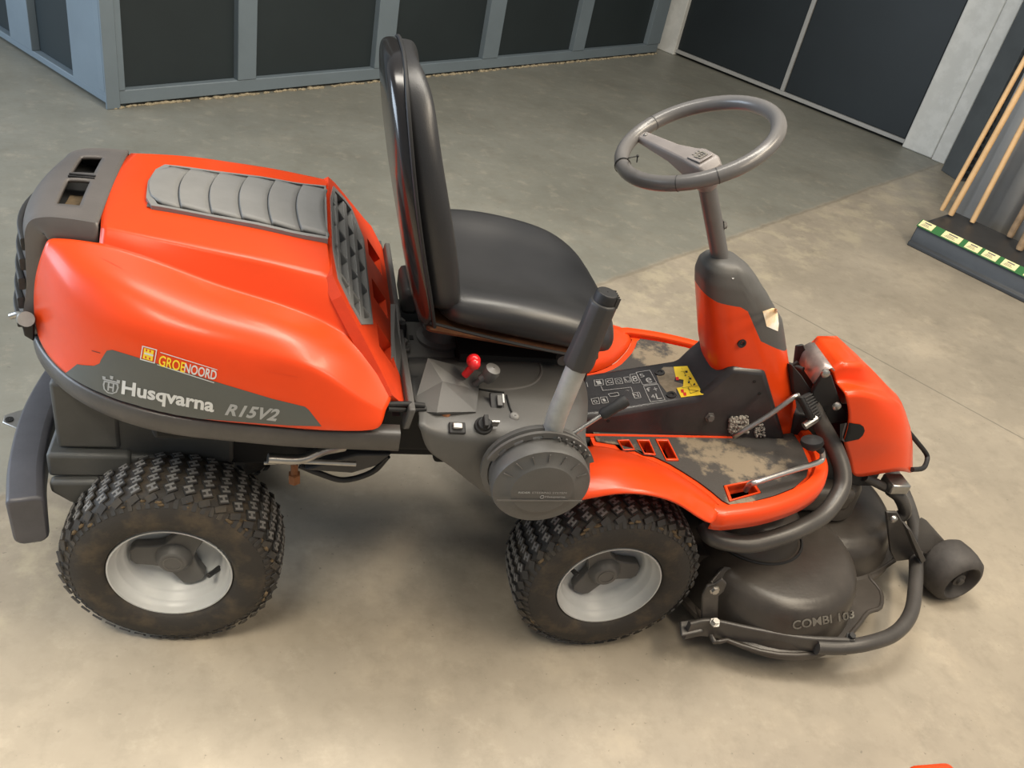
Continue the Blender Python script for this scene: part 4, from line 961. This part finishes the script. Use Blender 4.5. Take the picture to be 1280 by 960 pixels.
# lump of dried grass beside the tunnel
bm = BM(); 
for k in range(260): bmesh.ops.create_icosphere(bm, subdivisions=1, radius=random.uniform(.0018, .0055), matrix=Matrix.Translation(TS.at(random.uniform(911, 934), random.uniform(520, 540), random.uniform(0, .006))))
lm = obj('grass_lump', bm, 'lump', mower, smooth=True); lm['kind'] = 'stuff'
bm = BM()
for k in range(70): bmesh.ops.create_icosphere(bm, subdivisions=1, radius=random.uniform(.0015, .004), matrix=Matrix.Translation(TS.at(random.uniform(943, 955), random.uniform(530, 545), random.uniform(0, .004))))
lm = obj('grass_lump', bm, 'lump', mower, smooth=True); lm['kind'] = 'stuff'

# ---------------- steering console: dense loft split in red body and dark cap
prof_c = [(.400, 1.245, 1.425, .074), (.46, 1.205, 1.385, .074), (.52, 1.150, 1.352, .073), (.575, 1.110, 1.320, .071), (.62, 1.088, 1.295, .070), (.67, 1.068, 1.268, .068), (.715, 1.050, 1.243, .065), (.755, 1.034, 1.215, .062), (.785, 1.024, 1.190, .058), (.812, 1.024, 1.155, .050), (.828, 1.036, 1.125, .040), (.832, 1.052, 1.100, .028)]
def interp(z):
    for a, b in zip(prof_c, prof_c[1:]):
        if a[0] <= z <= b[0]: t = (z - a[0]) / (b[0] - a[0]); return tuple(lerp(a[k], b[k], t) for k in (1, 2, 3))
    return prof_c[-1][1:]
NZ, NA = 60, 96; R_ = []
for i in range(NZ + 1):
    t = i / NZ; z = lerp(.40, .832, t ** .85 if t < 1 else 1); xr, xf, w = interp(z); row = []
    for k in range(NA):
        a = 2 * PI * k / NA; c_, s_ = math.cos(a), math.sin(a); e = .62
        xx = (xr + xf) / 2 + (xf - xr) / 2 * math.copysign(abs(c_) ** e, c_); yy = w * math.copysign(abs(s_) ** e, s_) * (1 if c_ < 0.1 else lerp(1, .80, c_))
        tp_ = (z + .10 * (xx - 1.1) * -1.0 if z > .80 else z)
        row.append(Vector((xx, yy, z - (.30 * max(0, xx - 1.10) if z > .80 else .30 * max(0, xx - 1.10) * max(0, (z - .70) / .10)))))
    R_.append(row)
def bound(x):
    pts = [(1.0, .765), (1.06, .748), (1.115, .745), (1.135, .735), (1.185, .668), (1.27, .632), (1.4, .60)]
    for a, b in zip(pts, pts[1:]):
        if a[0] <= x <= b[0]: return lerp(a[1], b[1], (x - a[0]) / (b[0] - a[0]))
    return .76
parts = {'red': BM(), 'cap': BM()}
cols = [[R_[i][k] for i in range(NZ + 1)] for k in range(NA)]; ra_, rb_ = [], []
def along(c, t):
    t = max(0, min(NZ, t)); i = min(int(t), NZ - 1); return lerp(c[i], c[i + 1], t - i)
for c in cols:
    tx = NZ
    for i in range(NZ):
        f0 = c[i].z - bound(c[i].x); f1 = c[i + 1].z - bound(c[i + 1].x)
        if f0 <= 0 < f1: tx = i + f0 / (f0 - f1); break
    ra_.append([along(c, tx * q / 40) for q in range(41)]); rb_.append([along(c, tx + (NZ - tx) * q / 20) for q in range(21)])
for key, rr0 in (('red', ra_), ('cap', rb_)):
    V = [[parts[key].verts.new(p) for p in c] for c in rr0]
    for k in range(NA):
        A_, B_ = V[k], V[(k + 1) % NA]
        for i in range(len(A_) - 1): parts[key].faces.new([A_[i], B_[i], B_[i + 1], A_[i + 1]])
    if key == 'cap': parts[key].faces.new([c[-1] for c in V])
cr = obj('steering_console', parts['red'], 'red', mower, smooth=True)
cc = obj('console_cap', parts['cap'], 'grey', cr, smooth=True)
ST = Surf([cr, cc])
ST.poly('console_sticker', [(953, 389), (965, 385), (971, 386), (973, 405), (972, 414), (958, 408)], 'cream', cr, step=5)
bm = BM(); lathe(bm, [(.010, 0), (.010, .003), (.006, .003), (.005, .0005), (.001, .0005)], axis(ST.at(927, 429, 0), (0, -1, .15)), 18); obj('console_screw', bm, 'black', cr, smooth=True)
bm = BM(); lathe(bm, [(.002, 0), (.002, .001), (.001, .001)], axis(ST.at(916, 348, 0), (-.2, -.5, 1)), 8); obj('paint_chip', bm, 'white', cr)
ca, cb = U(903, 338, y=0), U(883, 228, y=0); cax = (cb - ca).normalized()
bm = BM(); lathe(bm, [(.033, -.014), (.031, -.004), (.026, .004), (.024, .026), (.021, .028)], axis(ca, cax), 32); obj('column_collar', bm, 'grey', cr, smooth=True)
bm = BM(); lathe(bm, [(.034, -.012), (.036, -.006), (.034, -.004)], axis(ca, cax), 32); obj('collar_lip', bm, 'black', cr, smooth=True)
bm = BM(); rod(bm, ca - cax * .02, cb + cax * .03, .0185, 24); col_ = obj('steering_column', bm, 'wheelgrey', mower, smooth=True)
bm = BM(); P = U(894, 284, y=0); rod(bm, P, U(905, 281, y=0), .006, 10); hexbolt(bm, U(903, 281.5, y=0), (1, 0, .2), .008, .008); obj('column_bolt', bm, 'knobgrey', col_)

# ---------------- steering wheel
sc = Vector((.930, 0, 1.067)); th_ = .499; rw = .150
SW = Matrix.Translation(sc) @ Matrix.Rotation(-th_, 4, 'Y')     # local x up-forward
SWp = lambda a, r=rw, h=0: SW @ Vector((r * math.cos(a), r * math.sin(a), h))
bm = BM(); n = 72; rg = []
for k in range(n):
    a = 2 * PI * k / n; flat = 1.0
    rg.append([bm.verts.new(SW @ Vector(((rw + .0148 * math.cos(b)) * math.cos(a), (rw + .0148 * math.cos(b)) * math.sin(a), .0148 * math.sin(b)))) for b in [2 * PI * q / 16 for q in range(16)]])
for k in range(n):
    for q in range(16): bm.faces.new([rg[k][q], rg[k][(q + 1) % 16], rg[(k + 1) % n][(q + 1) % 16], rg[(k + 1) % n][q]])
sw = obj('steering_wheel', bm, 'wheelgrey', mower, smooth=True)
def pxang(px, py):
    P = SW.inverted() @ UPl(px, py, sc, SW.to_3x3() @ Vector((0, 0, 1))); return math.atan2(P.y, P.x), math.hypot(P.x, P.y)
for p in ((846, 232), (898, 222), (808, 150)):
    a, _ = pxang(*p); mt = Matrix.Translation(SWp(a)) @ SW.to_3x3().to_4x4() @ Matrix.Rotation(a, 4, 'Z') @ Matrix.Rotation(PI / 2, 4, 'X'); bm = BM(); lathe(bm, [(.0150, -.001), (.0154, 0), (.0150, .001)], mt, 20); obj('rim_joint', bm, 'dark', sw, smooth=True)
# hub and the one broad spoke
ah, rh = pxang(876, 196); asp, rs = pxang(800, 168)
hubc = SW @ Vector((rh * math.cos(ah), rh * math.sin(ah), -.012))
HB = cb + cax * .03
zdir = (SW.to_3x3() @ Vector((0, 0, 1))).normalized()
spk_end = SWp(asp, .142, -.002); sd = (spk_end - hubc); sl_ = sd.length; sd = sd.normalized(); sy = zdir.cross(sd).normalized(); sz = sd.cross(sy)
SM = Matrix((sd, sy, sz)).transposed().to_4x4(); SM.translation = hubc
bm = BM()
V = grid(bm, [[SM @ Vector((x, s * w, h)) for x, w, h in ((-.030, .020, .002), (0, .028, .012), (.035, .025, .010), (.08, .018, .004), (sl_, .013, .004))] for s in (-1, -.8, .8, 1)])
bm.free(); bm = BM(); ring = []
for x, w, t, b in ((-.034, .020, -.002, -.030), (-.020, .026, .010, -.032), (.015, .027, .013, -.032), (.035, .023, .010, -.028), (.085, .017, .006, -.018), (sl_ - .01, .014, .006, -.008), (sl_ + .004, .010, .003, -.006)):
    ring.append([SM @ Vector(p) for p in ((x, -w, b), (x, -w, t - .005), (x, -w + .004, t), (x, w - .004, t), (x, w, t - .005), (x, w, b))])
V = [[bm.verts.new(p) for p in r] for r in ring]
for A_, B_ in zip(V, V[1:]):
    for k in range(6): bm.faces.new([A_[k], A_[(k + 1) % 6], B_[(k + 1) % 6], B_[k]])
bm.faces.new(V[0]); bm.faces.new(V[-1]); obj('wheel_spoke', bm, 'hub', sw, bevel=.003)
bm = BM(); lathe(bm, [(.018, -.012), (.026, 0), (.028, .02), (.026, .045)], axis(cb + cax * .0, cax), 28); obj('wheel_boss', bm, 'hub', sw, smooth=True)
bm = BM(); prism(bm, [SM @ Vector(p) for p in ((-.016, -.017, .0125), (.018, -.019, .0135), (.018, .019, .0135), (-.016, .017, .0125))], zdir * .0025); obj('hub_pad', bm, 'hub', sw, bevel=.003)
bm = BM(); fr = [(-.010, -.009), (.006, -.011), (.010, -.004), (.010, .004), (.006, .011), (-.010, .009)]
plate(bm, [fr, [(a * .72, b * .72) for a, b in fr]], lambda u, v: SM @ Vector((u, v, .016)), zdir * .001); box(bm, (0, 0, .0165), (.002, .010, .001), mt=SM)
for q in (-.003, .003): box(bm, (0, q, .0165), (.008, .0018, .001), mt=SM)
for q in (-.007, 0, .007): box(bm, (.0135, q, .0165), (.004, .002, .001), mt=SM)
obj('hub_emblem', bm, 'faint', sw)
bm = BM(); lathe(bm, [(.001, .0), (.0045, .0), (.004, .002), (.001, .003)], axis(SM @ Vector((sl_ - .018, 0, .006)), zdir), 12); obj('spoke_screw', bm, 'steel', sw, smooth=True)
a, _ = pxang(775, 208)
mt = Matrix.Translation(SWp(a)) @ SW.to_3x3().to_4x4() @ Matrix.Rotation(a, 4, 'Z') @ Matrix.Rotation(PI / 2, 4, 'X'); bm = BM(); lathe(bm, [(.0155, -.0018), (.0165, -.0018), (.0165, .0018), (.0155, .0018)], mt, 20)
tube(bm, [SWp(a, .135, .004), U(785, 198, y=-.05), U(797, 195, y=-.045)], .0012, 6); tube(bm, [U(797, 195, y=-.045), U(796, 203, y=-.045)], .0012, 6); ball(bm, U(797, 195, y=-.045), .003, seg=8)
obj('cable_tie', bm, 'ink', sw, smooth=True)

# ---------------- pedals and rods
bm = BM(); tube(bm, [U(918, 546, y=-.11), U(925, 541, y=-.12), U(960, 520, y=-.125), U(990, 498, y=-.125), U(998, 494, y=-.12)], .006, 10); pd = obj('pedal', bm, 'steel', mower, smooth=True)
q = [U(994, 497, y=-.14), U(1010, 490, y=-.07), U(1030, 517, y=-.075), U(1012, 532, y=-.145)]
nrm = (q[1] - q[0]).cross(q[3] - q[0]).normalized(); nrm = nrm if nrm.z > 0 else -nrm
bm = BM(); prism(bm, q, nrm * .014); pp_ = obj('pedal_pad', bm, 'black', pd, bevel=.004)
for k in range(9):
    t = (k + .7) / 10; a, b = lerp(q[0], q[3], t), lerp(q[1], q[2], t); bm = BM(); rod(bm, lerp(a, b, .08) + nrm * .015, lerp(a, b, .92) + nrm * .015, .002, 6); obj('pad_rib', bm, 'dark', pd)
bm = BM(); tube(bm, [U(1005, 533, y=-.15), U(1014, 527, y=-.145), U(1020, 523, y=-.14)], .009, 8); obj('pedal_clip', bm, 'steel', pd, smooth=True)
rr_ = [U(932, 613, z=.405), U(938, 605, z=.43), U(948, 602, z=.44), U(985, 590, z=.445), U(1020, 579, z=.45), U(1028, 573, z=.455), U(1027, 562, z=.475)]
bm = BM(); tube(bm, rr_, .0065, 12); p2 = obj('height_lever', bm, 'rod', mower, smooth=True)
bm = BM(); c_ = U(1015, 554, z=.49); mt = axis(c_, (-.25, .25, 1)); lathe(bm, [(.001, -.014), (.012, -.014), (.022, -.006), (.026, .002), (.024, .009), (.001, .014)], mt, 20); rod(bm, c_, U(1027, 564, z=.472), .008); obj('lever_knob', bm, 'black', p2, smooth=True)

# ---------------- front linkage
def plate3(name, pts, th, m, parent=mower, bev=.003):
    bm = BM(); v = [Vector(p) for p in pts]; nn = (v[1] - v[0]).cross(v[2] - v[0]).normalized(); prism(bm, v, nn * th); return obj(name, bm, m, parent, bevel=bev)
br = plate3('lift_bracket', [U(1032, 464, y=-.10), U(1040, 470, y=-.10), U(1050, 500, y=-.10), U(1062, 525, y=-.10), U(1040, 530, y=-.10), U(1015, 525, y=-.10), U(1016, 490, y=-.10)], .012, 'black')
plate3('lift_bracket', [U(996, 432, y=.04), U(1005, 430, y=.04), U(1020, 470, y=.0), U(1010, 500, y=0), U(990, 480, y=.03)], .012, 'black')
# rolled steel cover
bm = BM(); ends = [((1018, 428), (1044, 463)), ((1012, 428), (1040, 459)), ((1006, 431), (1034, 461)), ((1001, 437), (1027, 466)), ((996, 450), (1016, 479))]
grid(bm, [[lerp(U(*a_, y=.05), U(*b__, y=-.09), q / 3) for q in range(4)] for a_, b__ in ends])
obj('rolled_steel_cover', bm, 'pinksteel', mower, smooth=True, solid=.004)
for p in ((1031, 466), (1045, 507)): bm = BM(); lathe(bm, [(.010, 0), (.010, .006), (.006, .009), (.001, .009)], axis(U(*p, y=-.118), (0, -1, 0)), 14); obj('pivot_pin', bm, 'steel', br, smooth=True)
plate3('lift_arm', [U(990, 455, y=-.06), U(1003, 470, y=-.07), U(1030, 512, y=-.10), U(1018, 520, y=-.10), U(992, 488, y=-.06)], .03, 'dark')
bm = BM(); tube(bm, [U(983, 455, y=0), U(993, 458, y=0), U(1004, 462, y=-.02)], .006); tube(bm, [U(985, 460, y=0), U(997, 452, y=0)], .004); obj('linkage_rod', bm, 'black', mower, smooth=True)
bm = BM(); box(bm, (1.50, 0, .33), (.30, .20, .12)); box(bm, (1.40, 0, .42), (.08, .14, .10)); obj('deck_frame', bm, 'black', mower, bevel=.01)
# ---------------- front cowl
cw = {}
def c3(k, px, py, y): cw[k] = U(px, py, y=y)
R0 = [U(1013, 429, y=.12), U(1039, 464, y=-.04), U(1054, 488, y=-.135), U(1062, 520, y=-.140), U(1057, 556, y=-.142), U(1065, 576, y=-.142), U(1066, 598, y=-.142)]
R1 = [U(1023, 420, y=.12), U(1054, 454, y=-.02), U(1068, 489, y=-.135), U(1078, 522, y=-.141), U(1078, 555, y=-.142), U(1082, 574, y=-.142), U(1084, 596, y=-.142)]
bm = BM()
Rrows = [
 [U(1013, 429, y=.13), U(1024, 444, y=.05), U(1039, 464, y=-.045), U(1045, 478, y=-.055), U(1056, 491, y=-.118), U(1064, 523, y=-.126), U(1054, 551, y=-.130), U(1062, 576, y=-.128), U(1065, 598, y=-.132)],
 [U(1022, 420, y=.13), U(1036, 436, y=.05), U(1054, 454, y=-.045), U(1054, 477, y=-.055), U(1068, 488, y=-.118), U(1080, 522, y=-.126), U(1078, 553, y=-.130), U(1082, 573, y=-.128), U(1084, 595, y=-.132)],
 [U(1046, 420, y=.11), U(1060, 438, y=.05), U(1078, 456, y=-.045), U(1081, 482, y=-.055), U(1091, 492, y=-.115), U(1103, 525, y=-.124), U(1104, 552, y=-.130), U(1106, 568, y=-.128), U(1108, 591, y=-.132)],
 [U(1072, 444, y=.10), U(1078, 448, y=.05), U(1086, 456, y=-.0), U(1094, 484, y=-.045), U(1108, 498, y=-.100), U(1122, 526, y=-.112), U(1124, 552, y=-.118), U(1126, 563, y=-.118), U(1128, 588, y=-.122)],
 [U(1104, 477, y=.10), U(1108, 481, y=.05), U(1112, 486, y=.0), U(1116, 493, y=-.04), U(1125, 504, y=-.08), U(1134, 528, y=-.09), U(1137, 551, y=-.095), U(1138, 560, y=-.097), U(1139, 592, y=-.100)],
 [U(1116, 489, y=.10), U(1120, 492, y=.05), U(1123, 496, y=.0), U(1127, 503, y=-.03), U(1132, 515, y=-.04), U(1138, 535, y=-.04), U(1140.5, 551, y=-.04), U(1141, 560, y=-.04), U(1141, 590, y=-.04)],
]
V = grid(bm, Rrows); cl = bm.edges.layers.float.new('crease_edge')
for i in range(6):
    for j in range(9):
        if i < 5 and j in (2, 3, 4, 6, 7):
            e = bm.edges.get((V[i][j], V[i + 1][j])); e[cl] = {2: 1, 3: 1, 4: .95, 6: .95, 7: .95}[j]
        if j < 2 and i in (1, 2): e = bm.edges.get((V[i][j], V[i][j + 1])); e[cl] = .7
cowl = obj('front_cowl', bm, 'red', mower, sub=2, solid=.004)
# far half of the cowl and its inside, seen only from the side
bm = BM(); pts = [Rrows[k][0] for k in range(6)]
low = [Vector((p.x - .01, .12, max(.27, p.z - .22))) for p in pts]; grid(bm, [pts, low]); obj('cowl_far_side', bm, 'red', cowl, smooth=True, solid=.004)
bm = BM(); n1_ = [Rrows[5][j] for j in range(9)]; f1 = [Vector((lerp(1.72, 1.80, j / 8), .12, lerp(.36, .25, j / 8))) for j in range(9)]; grid(bm, [n1_, [lerp(a, b, .5) for a, b in zip(n1_, f1)], f1]); obj('cowl_nose', bm, 'red', cowl, smooth=True, solid=.004)
KS = Surf([cowl])
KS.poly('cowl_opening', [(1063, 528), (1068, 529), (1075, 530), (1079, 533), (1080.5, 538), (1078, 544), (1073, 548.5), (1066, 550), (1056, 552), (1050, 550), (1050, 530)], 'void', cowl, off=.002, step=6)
bm = BM(); tube(bm, [U(1136, 540, y=-.02), U(1146, 552, y=-.02), U(1157, 566, y=-.02), U(1159, 574, y=-.03), U(1154, 585, y=-.06), U(1140, 587, y=-.09)], .0065, 10); obj('loop_bar', bm, 'black', mower, smooth=True)

# ---------------- cutting deck
bm = BM()
def dome(cx, cy, R, zt, n=56): lathe(bm, [(R + .020, .060), (R + .018, .070), (R + .004, .075), (R - .002, .10), (R - .010, zt - .040), (R - .018, zt - .020), (R - .032, zt - .006), (R - .052, zt), (R * .35, zt + .004), (.001, zt + .005)], Matrix.Translation((cx, cy, 0)), n)
dome(1.345, -.215, .222, .192); dome(1.345, .215, .222, .192); dome(1.58, .0, .225, .165)
ou = [(1.14, -.34), (1.18, -.40), (1.29, -.445), (1.43, -.44), (1.53, -.38), (1.59, -.335), (1.635, -.32), (1.665, -.27), (1.66, -.22), (1.70, -.20), (1.80, -.14), (1.845, 0), (1.80, .14), (1.66, .26), (1.55, .38), (1.45, .43), (1.30, .445), (1.18, .41), (1.14, .34)]
plate(bm, [[(x, y) for x, y in ou]], lambda u, v: Vector((u, v, .072)), Vector((0, 0, -.008)))
box(bm, (1.16, 0, .13), (.16, .5, .11))
deck = obj('cutting_deck', bm, 'deck', mower, smooth=True)
bm = BM(); pth = catmull([Vector((x, y, .070)) for x, y in ou], 3, True); sweep(bm, pth, circ(.006, 8), True); obj('deck_lip', bm, 'deck', deck, smooth=True)
# raised spindle covers
for sg in (-1, 1):
    bm = BM(); R_ = []
    for (r, z) in ((.098, .194), (.092, .202), (.086, .240), (.078, .262), (.060, .275), (.030, .279), (.002, .280)):
        R_.append([Vector((1.30 + r * math.cos(a) * 1.15, sg * .185 + r * math.sin(a), z)) for a in [2 * PI * k / 36 for k in range(37)]])
    grid(bm, R_); bmesh.ops.remove_doubles(bm, verts=bm.verts[:], dist=1e-5); spc = obj('spindle_cover', bm, 'deck', deck, smooth=True)
    bm = BM(); tube(bm, [Vector((1.30 + .118 * math.cos(a), sg * .185 + .104 * math.sin(a), .197)) for a in [2 * PI * k / 24 for k in range(24)]], .0035, 6, 2, True)
    obj('cover_gasket', bm, 'black', deck)
bm = BM(); box(bm, (1.45, 0, .26), (.24, .30, .07)); lathe(bm, [(.09, .18), (.085, .25), (.07, .28), (.001, .285)], Matrix.Translation((1.56, -.04, 0)), 32); obj('belt_cover', bm, 'deck', deck, bevel=.02, seg=4)
DS = Surf([deck])
text_obj('deck_text', 'COMBI 103', DS.q([(991, 787), (1068, 773), (1067, 763), (990, 776)], .0015), 'faint', deck, bold=.02)
# guard tube round the deck
gp = [U(1020, 808, z=.095), U(1050, 809, z=.095), U(1085, 804, z=.10), U(1118, 792, z=.10), U(1138, 768, z=.105), U(1144, 735, z=.11), U(1145, 700, z=.115), Vector((1.85, -.09, .13)), Vector((1.875, .03, .15)), Vector((1.88, .15, .15)), Vector((1.84, .30, .12)), Vector((1.72, .42, .10)), Vector((1.50, .49, .095)), Vector((1.2, .46, .095))]
bm = BM(); tube(bm, gp, .0175, 16, 6); gd = obj('deck_guard_tube', bm, 'tube', mower, smooth=True)
# flattened plate part of the guard at the near side
bm = BM(); pth = catmull([U(858, 788, z=.09), U(885, 784, z=.09), U(935, 794, z=.09), U(1000, 805, z=.09), U(1062, 808, z=.09)], 5); sweep(bm, pth, rrect(.012, .056, .005)); obj('guard_plate', bm, 'tube', gd, smooth=True)
bm = BM(); pth = catmull([U(905, 797, z=.055), U(950, 810, z=.055), U(1000, 819, z=.055), U(1050, 819, z=.055)], 5); sweep(bm, pth, rrect(.006, .012, .002)); obj('guard_wear_strip', bm, 'steel', gd)
for p in ((893, 779), (1063, 797)): bm = BM(); hexbolt(bm, U(*p, z=.115), (0, -.2, 1), .008, .012); obj('guard_bolt', bm, 'steel' if p[0] < 1000 else 'black', gd)
b1 = plate3('guard_bracket', [U(893, 731, y=-.37), U(903, 724, y=-.37), U(909, 730, y=-.37), U(905, 740, y=-.37), U(899, 745, y=-.37), U(897, 785, y=-.37), U(876, 785, y=-.37), U(878, 745, y=-.37), U(884, 733, y=-.37)], .008, 'tube')
bm = BM(); hexbolt(bm, U(893, 737, y=-.379), (0, -1, 0), .008, .008); obj('bracket_bolt', bm, 'steel', b1)
plate3('guard_bracket', [U(850, 776, z=.10), U(875, 772, z=.10), U(880, 790, z=.09), U(852, 795, z=.09)], .006, 'tube')
plate3('support_bracket', [U(888, 727, y=-.33), U(905, 708, y=-.30), U(913, 709, y=-.30), U(925, 720, y=-.28), U(938, 717, y=-.26), U(934, 724, y=-.28), U(905, 726, y=-.31), U(896, 735, y=-.34)], .012, 'tube')
# loop tube between platform and linkage
lp_ = [U(880, 655, y=-.28), U(892, 672, y=-.31), U(930, 680, y=-.325), U(965, 674, y=-.315), U(1000, 661, y=-.295), U(1030, 643, y=-.26), U(1050, 615, y=-.215), U(1053, 590, y=-.18), U(1043, 560, y=-.14), U(1026, 530, y=-.11), U(1013, 505, y=-.09)]
bm = BM(); tube(bm, lp_, .0205, 18, 6); obj('lift_tube', bm, 'tube', mower, smooth=True)
# front bracket and roller
bm = BM(); box(bm, U(1119, 605, y=-.10), (.055, .05, .03)); fb = obj('front_bracket', bm, 'steel', mower, bevel=.004)
bm = BM(); tube(bm, [U(1113, 612, y=-.1), U(1125, 622, y=-.11), U(1131, 640, y=-.12), U(1118, 650, y=-.12)], .017, 12); rod(bm, U(1080, 596, y=-.1), U(1112, 612, y=-.1), .012); obj('front_elbow', bm, 'tube', fb, smooth=True)
hg = plate3('hanger_plate', [U(1108, 640, y=-.17), U(1122, 640, y=-.17), U(1130, 655, y=-.18), U(1147, 692, y=-.20), U(1138, 700, y=-.20), U(1120, 702, y=-.19), U(1114, 690, y=-.19)], .010, 'tube')
bm = BM(); lathe(bm, [(.010, 0), (.010, .006), (.006, .010), (.001, .010)], axis(U(1116, 648, y=-.182), (0, -1, 0)), 14); obj('hanger_pin', bm, 'steel', hg, smooth=True)
bm = BM(); prism(bm, [U(1126, 650, y=-.185), U(1131, 652, y=-.185), U(1150, 690, y=-.205), U(1144, 694, y=-.205)], (0, -.03, .0)); obj('hanger_flange', bm, 'tube', hg, bevel=.002)
rc = U(1187, 712, z=.078); ra = Vector((.12, -.99, 0)).normalized()
bm = BM(); mt = axis(rc, ra); h = .05; lathe(bm, [(.030, -h), (.062, -h), (.074, -h + .012), (.078, -.01), (.078, .012), (.073, h - .012), (.062, h - .002), (.054, h), (.050, h - .004), (.045, h - .03), (.001, h - .03)], mt, 44); ro = obj('anti_scalp_roller', bm, 'rubber', mower, smooth=True)
bm = BM(); lathe(bm, [(.020, h - .03), (.019, h - .012), (.012, h - .010), (.010, h - .004), (.001, h - .004)], mt, 24); obj('roller_hub', bm, 'rubber', ro, smooth=True)
bm = BM(); e0 = rc - ra * .055; prism(bm, [U(1149, 648, y=-.16), U(1156, 652, y=-.16), e0 + Vector((.02, 0, .03)), e0 + Vector((.01, 0, -.01)), U(1146, 690, y=-.20)], (.010, .006, 0)); rod(bm, rc - ra * .07, rc + ra * .0, .010); obj('roller_arm', bm, 'tube', ro, bevel=.002)
